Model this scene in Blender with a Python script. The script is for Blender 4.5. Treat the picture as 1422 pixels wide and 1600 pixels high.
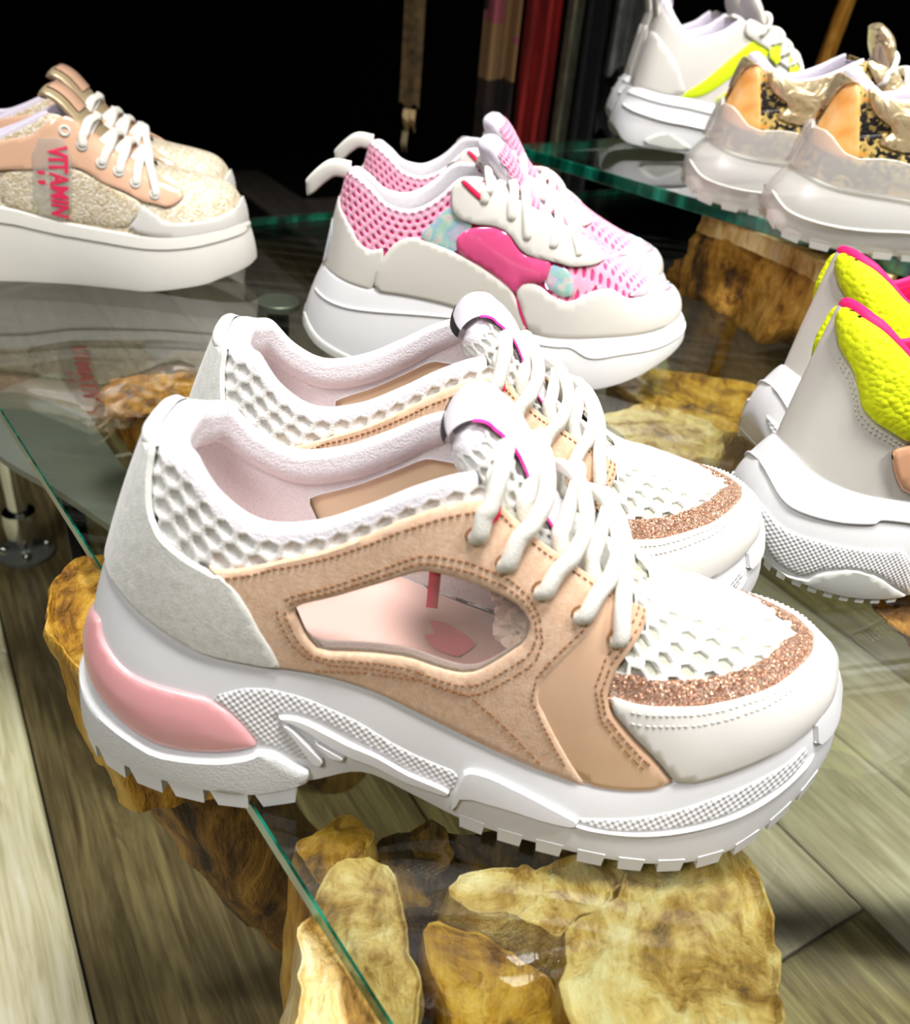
import bpy, bmesh, math, random
import numpy as np
from mathutils import Vector, Matrix, geometry, noise as mnoise

for _o in list(bpy.data.objects): bpy.data.objects.remove(_o)
random.seed(7); RNG = np.random.default_rng(7)
SCN = bpy.context.scene

# ================================================================ camera, world, lights, exposure
# metres; z = 0 is the top of the lower glass shelf, the photographer stands at the origin
CAM_PITCH, CAM_ROLL, CAM_H, CAM_F = 31.84, 6.0, .2664, 1400.0     # focal length in pixels of a 1422 px wide frame
def make_camera():
    p, r = math.radians(CAM_PITCH), math.radians(CAM_ROLL)
    fw = Vector((0, math.cos(p), -math.sin(p))); rt = Vector((1, 0, 0)); up = rt.cross(fw)
    R = math.cos(r) * rt + math.sin(r) * up; U = R.cross(fw)
    cd = bpy.data.cameras.new('camera'); cd.sensor_fit = 'HORIZONTAL'; cd.sensor_width = 36.0
    cd.lens = CAM_F / 1422 * 36.0; cd.clip_start = .01; cd.clip_end = 50
    cd.dof.use_dof = True; cd.dof.focus_distance = .40; cd.dof.aperture_fstop = 14
    o = bpy.data.objects.new('camera', cd); SCN.collection.objects.link(o)
    m = Matrix((R, U, -fw)).transposed().to_4x4(); m.translation = Vector((0, 0, CAM_H))
    o.matrix_world = m; SCN.camera = o
make_camera()

WORLD = bpy.data.worlds.new('shop_air'); SCN.world = WORLD; WORLD.use_nodes = True
WORLD.node_tree.nodes['Background'].inputs[0].default_value = (1, .97, .93, 1)
WORLD.node_tree.nodes['Background'].inputs[1].default_value = .03

def area(name, loc, target, size, power, col=(1, .96, .9), spread=120):
    l = bpy.data.lights.new(name, 'AREA'); l.shape = 'DISK'; l.size = size; l.energy = power; l.color = col; l.spread = math.radians(spread)
    o = bpy.data.objects.new(name, l); SCN.collection.objects.link(o); o.location = loc
    o.rotation_euler = (Vector(target) - Vector(loc)).to_track_quat('-Z', 'Y').to_euler()
# ceiling spots of the shop, aimed at the display; the last two are added fills
area('ceiling_spot_over_table', (.2, .14, 1.9), (.05, .45, 0), .5, 6.5, (1, .985, .97), 90)
area('ceiling_spot_behind_photographer', (-.7, -.9, 1.7), (0, .4, 0), .6, 2.4, (1, .985, .975), 80)
area('ceiling_spot_right', (1.5, -.2, 1.9), (.35, .55, -.2), .4, 3.2, (1, .97, .94), 70)
area('added_fill_over_raised_shelf', (.75, .75, 1.9), (.35, 1.05, .1), .3, 1.2, (1, .98, .96), 40)  # added fill lamp, brightens the shoes on the raised shelf
area('added_fill_right_floor', (1.3, .0, 2.0), (.45, .6, -.45), .5, 1.3, (1, .97, .94), 18)  # added narrow fill, lifts the floor seen through the glass at right

SCN.view_settings.view_transform = 'Standard'; SCN.view_settings.look = 'None'
SCN.view_settings.exposure = 0.88; SCN.view_settings.gamma = 1.0; SCN.view_settings.use_curve_mapping = False


SCN.cycles.max_bounces = 7; SCN.cycles.diffuse_bounces = 3; SCN.cycles.transparent_max_bounces = 14; SCN.cycles.caustics_reflective = False; SCN.cycles.caustics_refractive = False
# ---------------------------------------------------------------- surfaces
def catmull(rows, t):
    """Catmull-Rom through rows (n,k) at parameter t in 0..1 (vectorised)."""
    rows = np.asarray(rows, float); n = len(rows)
    t = np.clip(np.asarray(t, float), 0, 1) * (n - 1)
    i = np.minimum(t.astype(int), n - 2); f = (t - i)[..., None]
    p1 = rows[i]; p2 = rows[i + 1]
    p0 = np.where((i > 0)[..., None], rows[np.maximum(i - 1, 0)], 2 * p1 - p2)
    p3 = np.where((i < n - 2)[..., None], rows[np.minimum(i + 2, n - 1)], 2 * p2 - p1)
    return 0.5 * ((2 * p1) + (-p0 + p2) * f + (2 * p0 - 5 * p1 + 4 * p2 - p3) * f ** 2 + (-p0 + 3 * p1 - 3 * p2 + p3) * f ** 3)

class Upper:
    """Shoe upper. u: 0 heel centre .. 1 toe centre on the near side, past either end the far side.
    v: 0 feather line (where the sole starts) .. 1 rim / lace edge / ridge, 1..2 the other side."""
    def __init__(s, rows):
        s.rows = np.array(rows, float) * [.001] * 6 + [0] * 0 if False else np.array(rows, float)
        s.rows[:, :6] *= .001
    def half(s, u, v):
        q = catmull(s.rows, u)
        F = q[..., 0:3]; S = q[..., 3:6]; r = q[..., 6:7]; b = q[..., 7:8] * .001
        D = S - F; z = np.zeros_like(r)
        h1 = (1 - r) * D / 3 + r * np.concatenate([z, z, .55 * D[..., 2:3]], -1) + np.concatenate([z, b, z], -1)
        h2 = -(1 - r) * D / 3 - r * np.concatenate([.55 * D[..., 0:1], .55 * D[..., 1:2], z], -1) + np.concatenate([z, b * .6, z], -1)
        v = v[..., None]; w = 1 - v
        return w ** 3 * F + 3 * w * w * v * (F + h1) + 3 * w * v * v * (S + h2) + v ** 3 * S
    def P(s, u, v):
        u, v = np.broadcast_arrays(np.asarray(u, float), np.asarray(v, float))
        side = np.where((u < 0) | (u > 1), 1., -1.)
        uu = np.where(u < 0, -u, np.where(u > 1, 2 - u, u))
        side = np.where(v > 1, -side, side); vv = np.where(v > 1, 2 - v, v)
        p = s.half(uu, vv).copy()
        p[..., 1] *= side
        return p
    def N(s, u, v, e=1e-4):
        u, v = np.broadcast_arrays(np.asarray(u, float), np.asarray(v, float))
        # one-sided at v = 1 on the rim so the two sides do not blend
        v0 = np.clip(v, e, 2 - e); v1 = np.where(np.abs(v0 - 1) < 2 * e, 1 - 2 * e, v0)
        du = s.P(u + e, v1) - s.P(u - e, v1); dv = s.P(u, v1 + e) - s.P(u, v1 - e)
        n = np.cross(du, dv); L = np.linalg.norm(n, axis=-1, keepdims=True)
        return n / np.maximum(L, 1e-12)

class Wall(Upper):
    """Sole side wall. v: 0 top lip .. 1 bottom edge; rows: top x,w,z, bottom x,w,z, bulge mm."""
    def __init__(s, rows):
        s.rows = np.array(rows, float); s.rows[:, :7] *= .001
    def half(s, u, v):
        q = catmull(s.rows, u)
        T = q[..., 0:3]; B = q[..., 3:6]; b = q[..., 6:7]; v = v[..., None]
        p = T + (B - T) * v
        d = np.concatenate([np.gradient(s.rows[:, 3]).reshape(-1, 1), np.gradient(s.rows[:, 4]).reshape(-1, 1)], 1)
        d = catmull(d, u); L = np.linalg.norm(d, axis=-1, keepdims=True); d = d / np.maximum(L, 1e-9)
        o = b * np.sin(math.pi * np.clip(v, 0, 1)) ** .8
        return p + np.concatenate([-d[..., 1:2] * o, d[..., 0:1] * o, np.zeros_like(o)], -1)
    def N(s, u, v, e=1e-4):
        return -Upper.N(s, u, v, e)
# ================================================================ mesh helpers
COL = bpy.context.scene.collection

def new_obj(name, verts, faces, mat, parent=None, smooth=True, sharp=None, kind=None):
    me = bpy.data.meshes.new(name)
    me.from_pydata([tuple(map(float, v)) for v in verts], [], [tuple(int(i) for i in f) for f in faces])
    me.update()
    if smooth:
        me.polygons.foreach_set('use_smooth', [True] * len(me.polygons))
        if sharp: me.set_sharp_from_angle(angle=math.radians(sharp))
    if mat is not None: me.materials.append(mat)
    o = bpy.data.objects.new(name, me); COL.objects.link(o)
    if parent is not None: o.parent = parent
    if kind: o['kind'] = kind
    return o

def thing(name, label, cat, loc=(0, 0, 0), rotz=0., group=None):
    o = bpy.data.objects.new(name, None); COL.objects.link(o)
    o.empty_display_size = .02
    o.location = loc; o.rotation_euler = (0, 0, rotz)
    o['label'] = label; o['category'] = cat
    if group: o['group'] = group
    return o

def tag(o, label, cat, group=None):
    o['label'] = label; o['category'] = cat
    if group: o['group'] = group
    return o

def copy_tree(o, parent=None):
    c = o.copy(); COL.objects.link(c)
    if parent is not None: c.parent = parent
    for ch in list(o.children): copy_tree(ch, c)
    return c

class Mesh:
    """collects quads / prisms / tubes into one mesh"""
    def __init__(s): s.v = []; s.f = []
    def add(s, vs, fs):
        k = len(s.v); s.v += [tuple(p) for p in vs]; s.f += [tuple(k + i for i in f) for f in fs]
    def grid(s, pts, close_u=False, close_v=False, flip=False):
        pts = np.asarray(pts); a, b = pts.shape[:2]; k = len(s.v)
        s.v += [tuple(p) for p in pts.reshape(-1, 3)]
        for i in range(a if close_u else a - 1):
            for j in range(b if close_v else b - 1):
                q = (k + i * b + j, k + ((i + 1) % a) * b + j, k + ((i + 1) % a) * b + (j + 1) % b, k + i * b + (j + 1) % b)
                s.f.append(q[::-1] if flip else q)
    def fan(s, ring, flip=False):
        ring = [tuple(p) for p in ring]; c = tuple(np.mean(ring, 0)); k = len(s.v); n = len(ring)
        s.v += ring + [c]
        for i in range(n):
            t = (k + i, k + (i + 1) % n, k + n); s.f.append(t[::-1] if flip else t)
    def box(s, c, size, R=None):
        c = np.array(c, float); h = np.array(size, float) / 2
        p = np.array([(x, y, z) for x in (-1, 1) for y in (-1, 1) for z in (-1, 1)]) * h
        if R is not None: p = p @ np.array(R).T
        s.add(p + c, [(0, 1, 3, 2), (4, 6, 7, 5), (0, 4, 5, 1), (2, 3, 7, 6), (0, 2, 6, 4), (1, 5, 7, 3)])
    def tube(s, path, ra, rb=None, up=(0, 0, 1), n=8, cap=True):
        path = np.asarray(path, float); m = len(path)
        ra = np.broadcast_to(ra, (m,)); rb = ra if rb is None else np.broadcast_to(rb, (m,))
        T = np.gradient(path, axis=0); T /= np.maximum(np.linalg.norm(T, axis=1, keepdims=True), 1e-9)
        rings = []; rmf = up is None; th = np.arange(n) / n * 2 * math.pi
        if not rmf:
            up = np.array(up, float)
            if up.ndim == 1: up = np.broadcast_to(up, (m, 3))
        prev = None
        for i in range(m):
            if rmf:
                a = (np.cross(T[i], (.1, .2, 1)) if prev is None else prev - T[i] * (prev @ T[i]))
            else:
                a = np.cross(T[i], up[i])
                if np.linalg.norm(a) < .15: a = prev if prev is not None else np.cross(T[i], (1, .3, 0))
            a = a / np.linalg.norm(a); b = np.cross(a, T[i]); b /= np.linalg.norm(b); prev = a
            rings.append(path[i] + np.outer(np.cos(th) * ra[i], a) + np.outer(np.sin(th) * rb[i], b))
        s.grid(np.array(rings), close_v=True, flip=True)
        if cap: s.fan(rings[0]); s.fan(rings[-1], flip=True)
    def lathe(s, prof, c=(0, 0, 0), n=24):
        th = np.arange(n) / n * 2 * math.pi
        pts = np.array([[(c[0] + r * math.cos(t), c[1] + r * math.sin(t), c[2] + z) for t in th] for r, z in prof])
        s.grid(pts, close_v=True, flip=True)
    def obj(s, name, mat, parent=None, smooth=True, sharp=None, kind=None):
        return new_obj(name, s.v, s.f, mat, parent, smooth, sharp, kind)

def smooth_path(pts, n):
    return catmull(np.asarray(pts, float), np.linspace(0, 1, n))

def resample(poly, step, closed=True, scale=(1, 1)):
    p = np.asarray(poly, float)
    if closed: p = np.vstack([p, p[:1]])
    d = np.linalg.norm(np.diff(p * np.array(scale), axis=0), axis=1); out = []
    for i in range(len(p) - 1):
        k = max(1, int(round(d[i] / step)))
        out += [p[i] + (p[i + 1] - p[i]) * j / k for j in range(k)]
    if not closed: out.append(p[-1])
    return np.array(out)

def inside(poly, q):
    """even-odd test, vectorised over q (n,2)"""
    poly = np.asarray(poly); q = np.asarray(q); x, y = q[:, 0], q[:, 1]; c = np.zeros(len(q), bool)
    for a, b in zip(poly, np.roll(poly, -1, 0)):
        m = (a[1] > y) != (b[1] > y)
        with np.errstate(divide='ignore', invalid='ignore'):
            c ^= m & (x < (b[0] - a[0]) * (y - a[1]) / (b[1] - a[1]) + a[0])
    return c

def edge_dist(poly, q):
    poly = np.asarray(poly); q = np.asarray(q); d = np.full(len(q), 1e9)
    for a, b in zip(poly, np.roll(poly, -1, 0)):
        ab = b - a; L = max(ab @ ab, 1e-18)
        t = np.clip(((q - a) @ ab) / L, 0, 1)
        d = np.minimum(d, np.linalg.norm(q - a - t[:, None] * ab, axis=1))
    return d

SC = np.array([.34, .075])      # metres per unit of u and v, for meshing

def round_poly(poly, n=1):
    p = np.asarray(poly, float)
    for _ in range(n):
        q = np.roll(p, -1, 0)
        p = np.stack([.8 * p + .2 * q, .2 * p + .8 * q], 1).reshape(-1, 2)
    return p

def mirror_u(poly): return [(-u, v) for u, v in poly]

def panel(name, surf, poly, mat, parent, thick=.0012, off=0., holes=(), step=.003, puff=0., rounds=1, bevel=.5, sharp=50, back=True, kind=None):
    """a sheet of material lying on surf inside the (u,v) polygon, with rounded rim and real thickness"""
    rings = [resample(round_poly(poly, rounds), step, True, SC)] + [resample(round_poly(h, rounds), step, True, SC) for h in holes]
    S = [r * SC for r in rings]
    lo, hi = S[0].min(0), S[0].max(0)
    gx = np.arange(lo[0], hi[0] + step, step); gy = np.arange(lo[1], hi[1] + step, step * .87)
    G = np.array([(x + (step / 2 if j % 2 else 0), y) for j, y in enumerate(gy) for x in gx])
    m = inside(S[0], G)
    dist = edge_dist(S[0], G)
    for h in S[1:]:
        m &= ~inside(h, G); dist = np.minimum(dist, edge_dist(h, G))
    din = min(.0008, step * .4)
    m &= dist > din + step * .45
    G = G[m]; ins = []
    for k, r in enumerate(S):                       # a ring just inside the cut edge keeps the bevel even
        t = np.roll(r, -1, 0) - np.roll(r, 1, 0); t /= np.maximum(np.linalg.norm(t, axis=1, keepdims=True), 1e-12); nr = np.stack([-t[:, 1], t[:, 0]], 1)
        ar = .5 * np.sum(r[:, 0] * np.roll(r[:, 1], -1) - np.roll(r[:, 0], -1) * r[:, 1]); q = r + nr * din * (1 if (ar > 0) == (k == 0) else -1)
        dq = edge_dist(S[0], q); ok = inside(S[0], q)
        for h in S[1:]: dq = np.minimum(dq, edge_dist(h, q)); ok &= ~inside(h, q)
        ins.append(q[ok & (dq > din * .8)])
    ins = np.vstack(ins); ni = sum(len(r) for r in S)
    allv = np.vstack(S + [ins] + ([G] if len(G) else []))
    edges = []; k = 0
    for r in S:
        n = len(r); edges += [(k + i, k + (i + 1) % n) for i in range(n)]; k += n
    vo, eo, fo, ov, oe, of = geometry.delaunay_2d_cdt([Vector(p) for p in allv], edges, [], 0, 1e-7)
    V = np.array([(p[0], p[1]) for p in vo]); F = np.array([tuple(f) for f in fo if len(f) == 3])
    cen = V[F].mean(1); keep = inside(S[0], cen)
    for h in S[1:]: keep &= ~inside(h, cen)
    F = F[keep]
    d = edge_dist(S[0], V)
    for h in S[1:]: d = np.minimum(d, edge_dist(h, V))
    uv = V / SC
    P = surf.P(uv[:, 0], uv[:, 1]); N = surf.N(uv[:, 0], uv[:, 1])
    rim = d < 1e-6
    h = off + thick * np.where(rim, bevel, 1.) + puff * np.clip(d / .012, 0, 1) ** .5
    top = P + N * h[:, None]
    n0 = len(top)
    # orient faces along N
    a, b, c = top[F[:, 0]], top[F[:, 1]], top[F[:, 2]]
    fl = (np.cross(b - a, c - a) * (N[F].mean(1))).sum(1) < 0
    F[fl] = F[fl][:, ::-1]
    verts = list(top); faces = [tuple(f) for f in F]
    # rim wall
    cnt = {}
    for f in faces:
        for i in range(3): cnt[(f[i], f[(i + 1) % 3])] = 1
    bot = {}
    for (i, j) in list(cnt):
        if (j, i) not in cnt:
            for q in (i, j):
                if q not in bot:
                    bot[q] = len(verts); verts.append(P[q] + N[q] * (off - (.0004 if back else 0)))
            faces.append((j, i, bot[i], bot[j]))
    return new_obj(name, verts, faces, mat, parent, True, sharp, kind)

def rib_on(name, surf, line, width, thick, mat, parent, n=90, m=7):
    """smooth rounded bead along a (u,v) polyline"""
    ln = smooth_path(line, n); d = np.concatenate([[0], np.cumsum(np.linalg.norm(np.diff(ln * SC, axis=0), axis=1))]); t = np.linspace(0, d[-1], n)
    ln = np.stack([np.interp(t, d, ln[:, 0]), np.interp(t, d, ln[:, 1])], 1)
    tg = np.gradient(ln * SC, axis=0); tg /= np.maximum(np.linalg.norm(tg, axis=1, keepdims=True), 1e-9); nr = np.stack([-tg[:, 1], tg[:, 0]], 1) / SC
    fade = np.clip(np.minimum(t, t[-1] - t) / .006, .05, 1) ** .5; rows = []
    for s in np.linspace(-1, 1, m):
        uv = ln + nr * (s * width / 2 * fade)[:, None]; h = thick * fade * math.sqrt(max(0, 1 - s * s)) - (.0006 if abs(s) == 1 else 0)
        rows.append(surf.P(uv[:, 0], uv[:, 1]) + surf.N(uv[:, 0], uv[:, 1]) * h[:, None])
    M = Mesh(); M.grid(np.array(rows).transpose(1, 0, 2)); return M.obj(name, mat, parent)

def stitches(lines, surf, mat, parent, off, pitch=.0024, size=(.0014, .0005, .0005), name='stitching'):
    """rows of small thread dashes along (u,v) polylines"""
    M = Mesh()
    for ln in lines:
        p = resample(ln, .0008, False, SC); P = surf.P(p[:, 0], p[:, 1]); N = surf.N(p[:, 0], p[:, 1])
        s = np.concatenate([[0], np.cumsum(np.linalg.norm(np.diff(P, axis=0), axis=1))])
        for t in np.arange(pitch / 2, s[-1], pitch):
            i = min(np.searchsorted(s, t), len(P) - 2); i = max(i, 1)
            T = P[i + 1] - P[i - 1]; T /= max(np.linalg.norm(T), 1e-9); n = N[i]; B = np.cross(n, T)
            c = P[i] + n * off; a, b, h = size[0] / 2, size[1] / 2, size[2]
            M.add([c - T * a - B * b, c + T * a - B * b, c + T * a + B * b, c - T * a + B * b,
                   c - T * a * .5 - B * b * .4 + n * h, c + T * a * .5 - B * b * .4 + n * h, c + T * a * .5 + B * b * .4 + n * h, c - T * a * .5 + B * b * .4 + n * h],
                  [(4, 5, 6, 7), (0, 1, 5, 4), (1, 2, 6, 5), (2, 3, 7, 6), (3, 0, 4, 7)])
    return M.obj(name, mat, parent, kind='stuff')

def offset_line(line, d):
    """shift an open (u,v) polyline sideways by d metres (left of its direction)"""
    p = np.asarray(line, float) * SC; t = np.gradient(p, axis=0); t /= np.maximum(np.linalg.norm(t, axis=1, keepdims=True), 1e-9)
    return (p + np.stack([-t[:, 1], t[:, 0]], 1) * d) / SC

def invert(surf, tgt, comps, ur, vr, n=(240, 80), it=4):
    """(u,v) whose point has the given two coordinates"""
    u = np.linspace(*ur, n[0]); v = np.linspace(*vr, n[1]); U, V = np.meshgrid(u, v, indexing='ij')
    G = surf.P(U, V)[..., comps].reshape(-1, 2); tgt = np.asarray(tgt, float); out = np.empty((len(tgt), 2))
    for i, q in enumerate(tgt):
        k = np.argmin(((G - q) ** 2).sum(1)); out[i] = (U.ravel()[k], V.ravel()[k])
    e = 1e-4
    for _ in range(it):
        p = surf.P(out[:, 0], out[:, 1])[:, comps]
        a = (surf.P(out[:, 0] + e, out[:, 1])[:, comps] - p) / e; b = (surf.P(out[:, 0], out[:, 1] + e)[:, comps] - p) / e
        det = a[:, 0] * b[:, 1] - a[:, 1] * b[:, 0]; r = tgt - p
        det = np.where(np.abs(det) < 1e-7, 1e9, det)
        du = (r[:, 0] * b[:, 1] - r[:, 1] * b[:, 0]) / det; dv = (a[:, 0] * r[:, 1] - a[:, 1] * r[:, 0]) / det
        out[:, 0] += np.clip(du, -.02, .02); out[:, 1] += np.clip(dv, -.05, .05)
        out[:, 0] = np.clip(out[:, 0], *ur); out[:, 1] = np.clip(out[:, 1], *vr)
    return out

def honeycomb(name, to3d, test, box, pitch, mat, parent, hgt=.0012, hole=.62, floor=-.0002, stretch=1.0, kind=None, closed=False):
    """real honeycomb netting: every cell is a ridge round a hole. to3d(a,b,h) -> point; cells kept where test(centres)"""
    R = pitch / math.sqrt(3); (a0, a1, b0, b1) = box
    V = []; F = []; key = {}
    def corner(a, b):
        k = (round(a / pitch * 20), round(b / pitch * 20))
        if k not in key: key[k] = len(V); V.append((a, b, hgt))
        return key[k]
    cells = []; row = 0; b = b0
    while b < b1:
        a = a0 + (pitch / 2 * stretch if row % 2 else 0)
        while a < a1: cells.append((a, b)); a += pitch * stretch
        b += R * 1.5; row += 1
    cells = np.array(cells); cells = cells[test(cells)]
    ang = np.radians(np.arange(6) * 60 + 30)
    for a, b in cells:
        o = [corner(a + R * math.cos(t) * stretch, b + R * math.sin(t)) for t in ang]
        k = len(V); th = np.radians(np.arange(6) * 60 + 30)
        for s, h in ((hole * 1.18, hgt * .95), (hole, hgt * .55), (hole * .93, floor)):
            V += [(a + R * s * math.cos(t) * stretch, b + R * s * math.sin(t), h) for t in th]
        for i in range(6):
            j = (i + 1) % 6
            F.append((o[i], o[j], k + j, k + i))
            F.append((k + i, k + j, k + 6 + j, k + 6 + i))
            F.append((k + 6 + i, k + 6 + j, k + 12 + j, k + 12 + i))
        if closed: F.append(tuple(k + 12 + i for i in range(6)))
    V = np.array(V)
    return new_obj(name, to3d(V[:, 0], V[:, 1], V[:, 2]), F, mat, parent, True, None, kind)
# ================================================================ materials (all procedural, object coordinates in metres)
def srgb(h):
    h = h.lstrip('#'); c = [int(h[i:i + 2], 16) / 255 for i in (0, 2, 4)]
    return tuple((x / 12.92 if x <= .04045 else ((x + .055) / 1.055) ** 2.4) for x in c) + (1.,)

class Mat:
    def __init__(s, name, color='#ffffff', rough=.5, **kw):
        s.m = bpy.data.materials.new(name); s.m.use_nodes = True; s.t = s.m.node_tree; s.b = s.t.nodes['Principled BSDF']
        s.set('Base Color', srgb(color) if isinstance(color, str) else color); s.set('Roughness', rough)
        for k, v in kw.items(): s.set(k.replace('_', ' ').replace('IOR', 'IOR'), v)
        s.tc = s.t.nodes.new('ShaderNodeTexCoord')
    def set(s, k, v): s.b.inputs[k].default_value = v
    def node(s, kind, **kw):
        n = s.t.nodes.new('ShaderNode' + kind)
        for k, v in kw.items():
            if k.startswith('i_'): n.inputs[k[2:].replace('_', ' ')].default_value = v
            else: setattr(n, k, v)
        return n
    def link(s, a, b): s.t.links.new(a, b)
    def noise(s, scale, detail=3, rough=.5, stretch=None, dist=0.):
        n = s.node('TexNoise', i_Scale=scale, i_Detail=detail, i_Roughness=rough, i_Distortion=dist)
        if stretch:
            mp = s.node('Mapping'); mp.inputs['Scale'].default_value = stretch
            s.link(s.tc.outputs['Object'], mp.inputs[0]); s.link(mp.outputs[0], n.inputs['Vector'])
        else: s.link(s.tc.outputs['Object'], n.inputs['Vector'])
        return n
    def ramp(s, fac, stops, inter='LINEAR'):
        r = s.node('ValToRGB'); cr = r.color_ramp; cr.interpolation = inter
        while len(cr.elements) < len(stops): cr.elements.new(.5)
        for e, (p, c) in zip(cr.elements, stops): e.position = p; e.color = srgb(c) if isinstance(c, str) else c
        s.link(fac, r.inputs[0]); return r
    def color(s, out): s.link(out, s.b.inputs['Base Color']); return s
    def bump(s, out, strength=.3, dist=.0005):
        n = s.node('Bump'); n.inputs['Strength'].default_value = strength; n.inputs['Distance'].default_value = dist
        s.link(out, n.inputs['Height'])
        src = s.b.inputs['Normal'].links
        if src: s.link(src[0].from_socket, n.inputs['Normal'])
        s.link(n.outputs[0], s.b.inputs['Normal']); return s
    def varied(s, scale, stops, **kw): return s.color(s.ramp(s.noise(scale, **kw).outputs[0], stops).outputs[0])

def suede(name, c0, c1, c2):
    m = Mat(name, c1, .95, Sheen_Weight=.35, Sheen_Roughness=.5)
    m.varied(420, [(.3, c0), (.5, c1), (.72, c2)], detail=6, rough=.7, stretch=(1, 1, .55))
    m.bump(m.noise(2600, 2, stretch=(1, 1, .4)).outputs[0], .5, .0004); m.bump(m.noise(160, 3).outputs[0], .25, .001)
    return m.m

def leather(name, c, rough=.38, grain=.12):
    m = Mat(name, c, rough); m.bump(m.noise(1500, 3).outputs[0], grain, .0003); m.bump(m.noise(90, 2).outputs[0], .12, .001)
    return m.m

def knit(name, c0, c1, scale=900):
    m = Mat(name, c0, .9, Sheen_Weight=.2)
    v = m.node('TexVoronoi', i_Scale=scale); m.link(m.tc.outputs['Object'], v.inputs['Vector'])
    m.color(m.ramp(v.outputs[0], [(.1, c0), (.75, c1)]).outputs[0]); m.bump(v.outputs[0], .35, -.0005)
    return m.m

def glitter(name, c0, c1, c2, scale=2300):
    m = Mat(name, c1, .3, Metallic=.5)
    v = m.node('TexVoronoi', i_Scale=scale); m.link(m.tc.outputs['Object'], v.inputs['Vector'])
    sep = m.node('SeparateColor'); m.link(v.outputs['Color'], sep.inputs[0])
    m.color(m.ramp(sep.outputs[0], [(.0, c0), (.35, c1), (.8, c2), (.93, '#fff6ea')], 'CONSTANT').outputs[0])
    nm = m.node('Mix', data_type='VECTOR'); nm.inputs[0].default_value = .45
    g = m.node('NewGeometry'); mr = m.node('VectorMath', operation='MULTIPLY_ADD')
    m.link(v.outputs['Color'], mr.inputs[0]); mr.inputs[1].default_value = (2, 2, 2); mr.inputs[2].default_value = (-1, -1, -1)
    m.link(g.outputs['Normal'], nm.inputs[4]); m.link(mr.outputs[0], nm.inputs[5])
    nn = m.node('VectorMath', operation='NORMALIZE'); m.link(nm.outputs[1], nn.inputs[0]); m.link(nn.outputs[0], m.b.inputs['Normal'])
    return m.m

def knurl(name, c, pitch):
    """moulded foam with a fine lattice of raised dots"""
    m = Mat(name, c, .45)
    mp = m.node('Mapping'); mp.inputs['Rotation'].default_value = (0, math.radians(38), 0)
    m.link(m.tc.outputs['Object'], mp.inputs[0]); sx = m.node('SeparateXYZ'); m.link(mp.outputs[0], sx.inputs[0])
    w = []
    for ax in ('X', 'Z'):
        a = m.node('Math', operation='MULTIPLY'); a.inputs[1].default_value = 2 * math.pi / pitch; m.link(sx.outputs[ax], a.inputs[0])
        b = m.node('Math', operation='COSINE'); m.link(a.outputs[0], b.inputs[0]); w.append(b)
    p = m.node('Math', operation='ADD'); m.link(w[0].outputs[0], p.inputs[0]); m.link(w[1].outputs[0], p.inputs[1])
    m.bump(p.outputs[0], .4, .00035)
    return m.m

def irid(name):
    m = Mat(name, '#cfd6da', .18, Metallic=.35)
    n = m.noise(70, 2, dist=1.2); lw = m.node('LayerWeight', i_Blend=.5)
    a = m.node('Math', operation='MULTIPLY_ADD'); m.link(n.outputs[0], a.inputs[0]); a.inputs[1].default_value = 2.4; m.link(lw.outputs['Facing'], a.inputs[2])
    fr = m.node('Math', operation='FRACT'); m.link(a.outputs[0], fr.inputs[0])
    m.color(m.ramp(fr.outputs[0], [(0, '#efe2f3'), (.2, '#b4e2fb'), (.4, '#c4f4de'), (.6, '#f4f4ea'), (.8, '#f4cfe6'), (1, '#e2e5f7')]).outputs[0])
    m.bump(m.noise(60, 2).outputs[0], .4, .002)
    return m.m

def clear(name, tint, rough=.08, mixw=.75, gloss=1.0):
    """thin clear sheet: passes light straight through, mirrors by Fresnel, a little milky"""
    m = Mat(name, tint, rough); out = m.t.nodes['Material Output']
    tr = m.node('BsdfTransparent'); tr.inputs[0].default_value = srgb(tint)
    mx = m.node('MixShader'); mx.inputs[0].default_value = 1 - mixw
    gl = m.node('BsdfGlossy'); gl.inputs['Roughness'].default_value = rough
    lw = m.node('LayerWeight', i_Blend=.5); pw = m.node('Math', operation='POWER'); m.link(lw.outputs['Facing'], pw.inputs[0]); pw.inputs[1].default_value = 4.2
    fr = m.node('Math', operation='MULTIPLY_ADD'); m.link(pw.outputs[0], fr.inputs[0]); fr.inputs[1].default_value = .95; fr.inputs[2].default_value = .05
    m2 = m.node('MixShader')
    m.link(tr.outputs[0], mx.inputs[1]); m.link(m.b.outputs[0], mx.inputs[2])
    if gloss != 1.0:
        k = m.node('Math', operation='MULTIPLY'); k.inputs[1].default_value = gloss; m.link(fr.outputs[0], k.inputs[0]); m.link(k.outputs[0], m2.inputs[0])
    else: m.link(fr.outputs[0], m2.inputs[0])
    m.link(mx.outputs[0], m2.inputs[1]); m.link(gl.outputs[0], m2.inputs[2]); m.link(m2.outputs[0], out.inputs[0])
    return m.m

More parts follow.
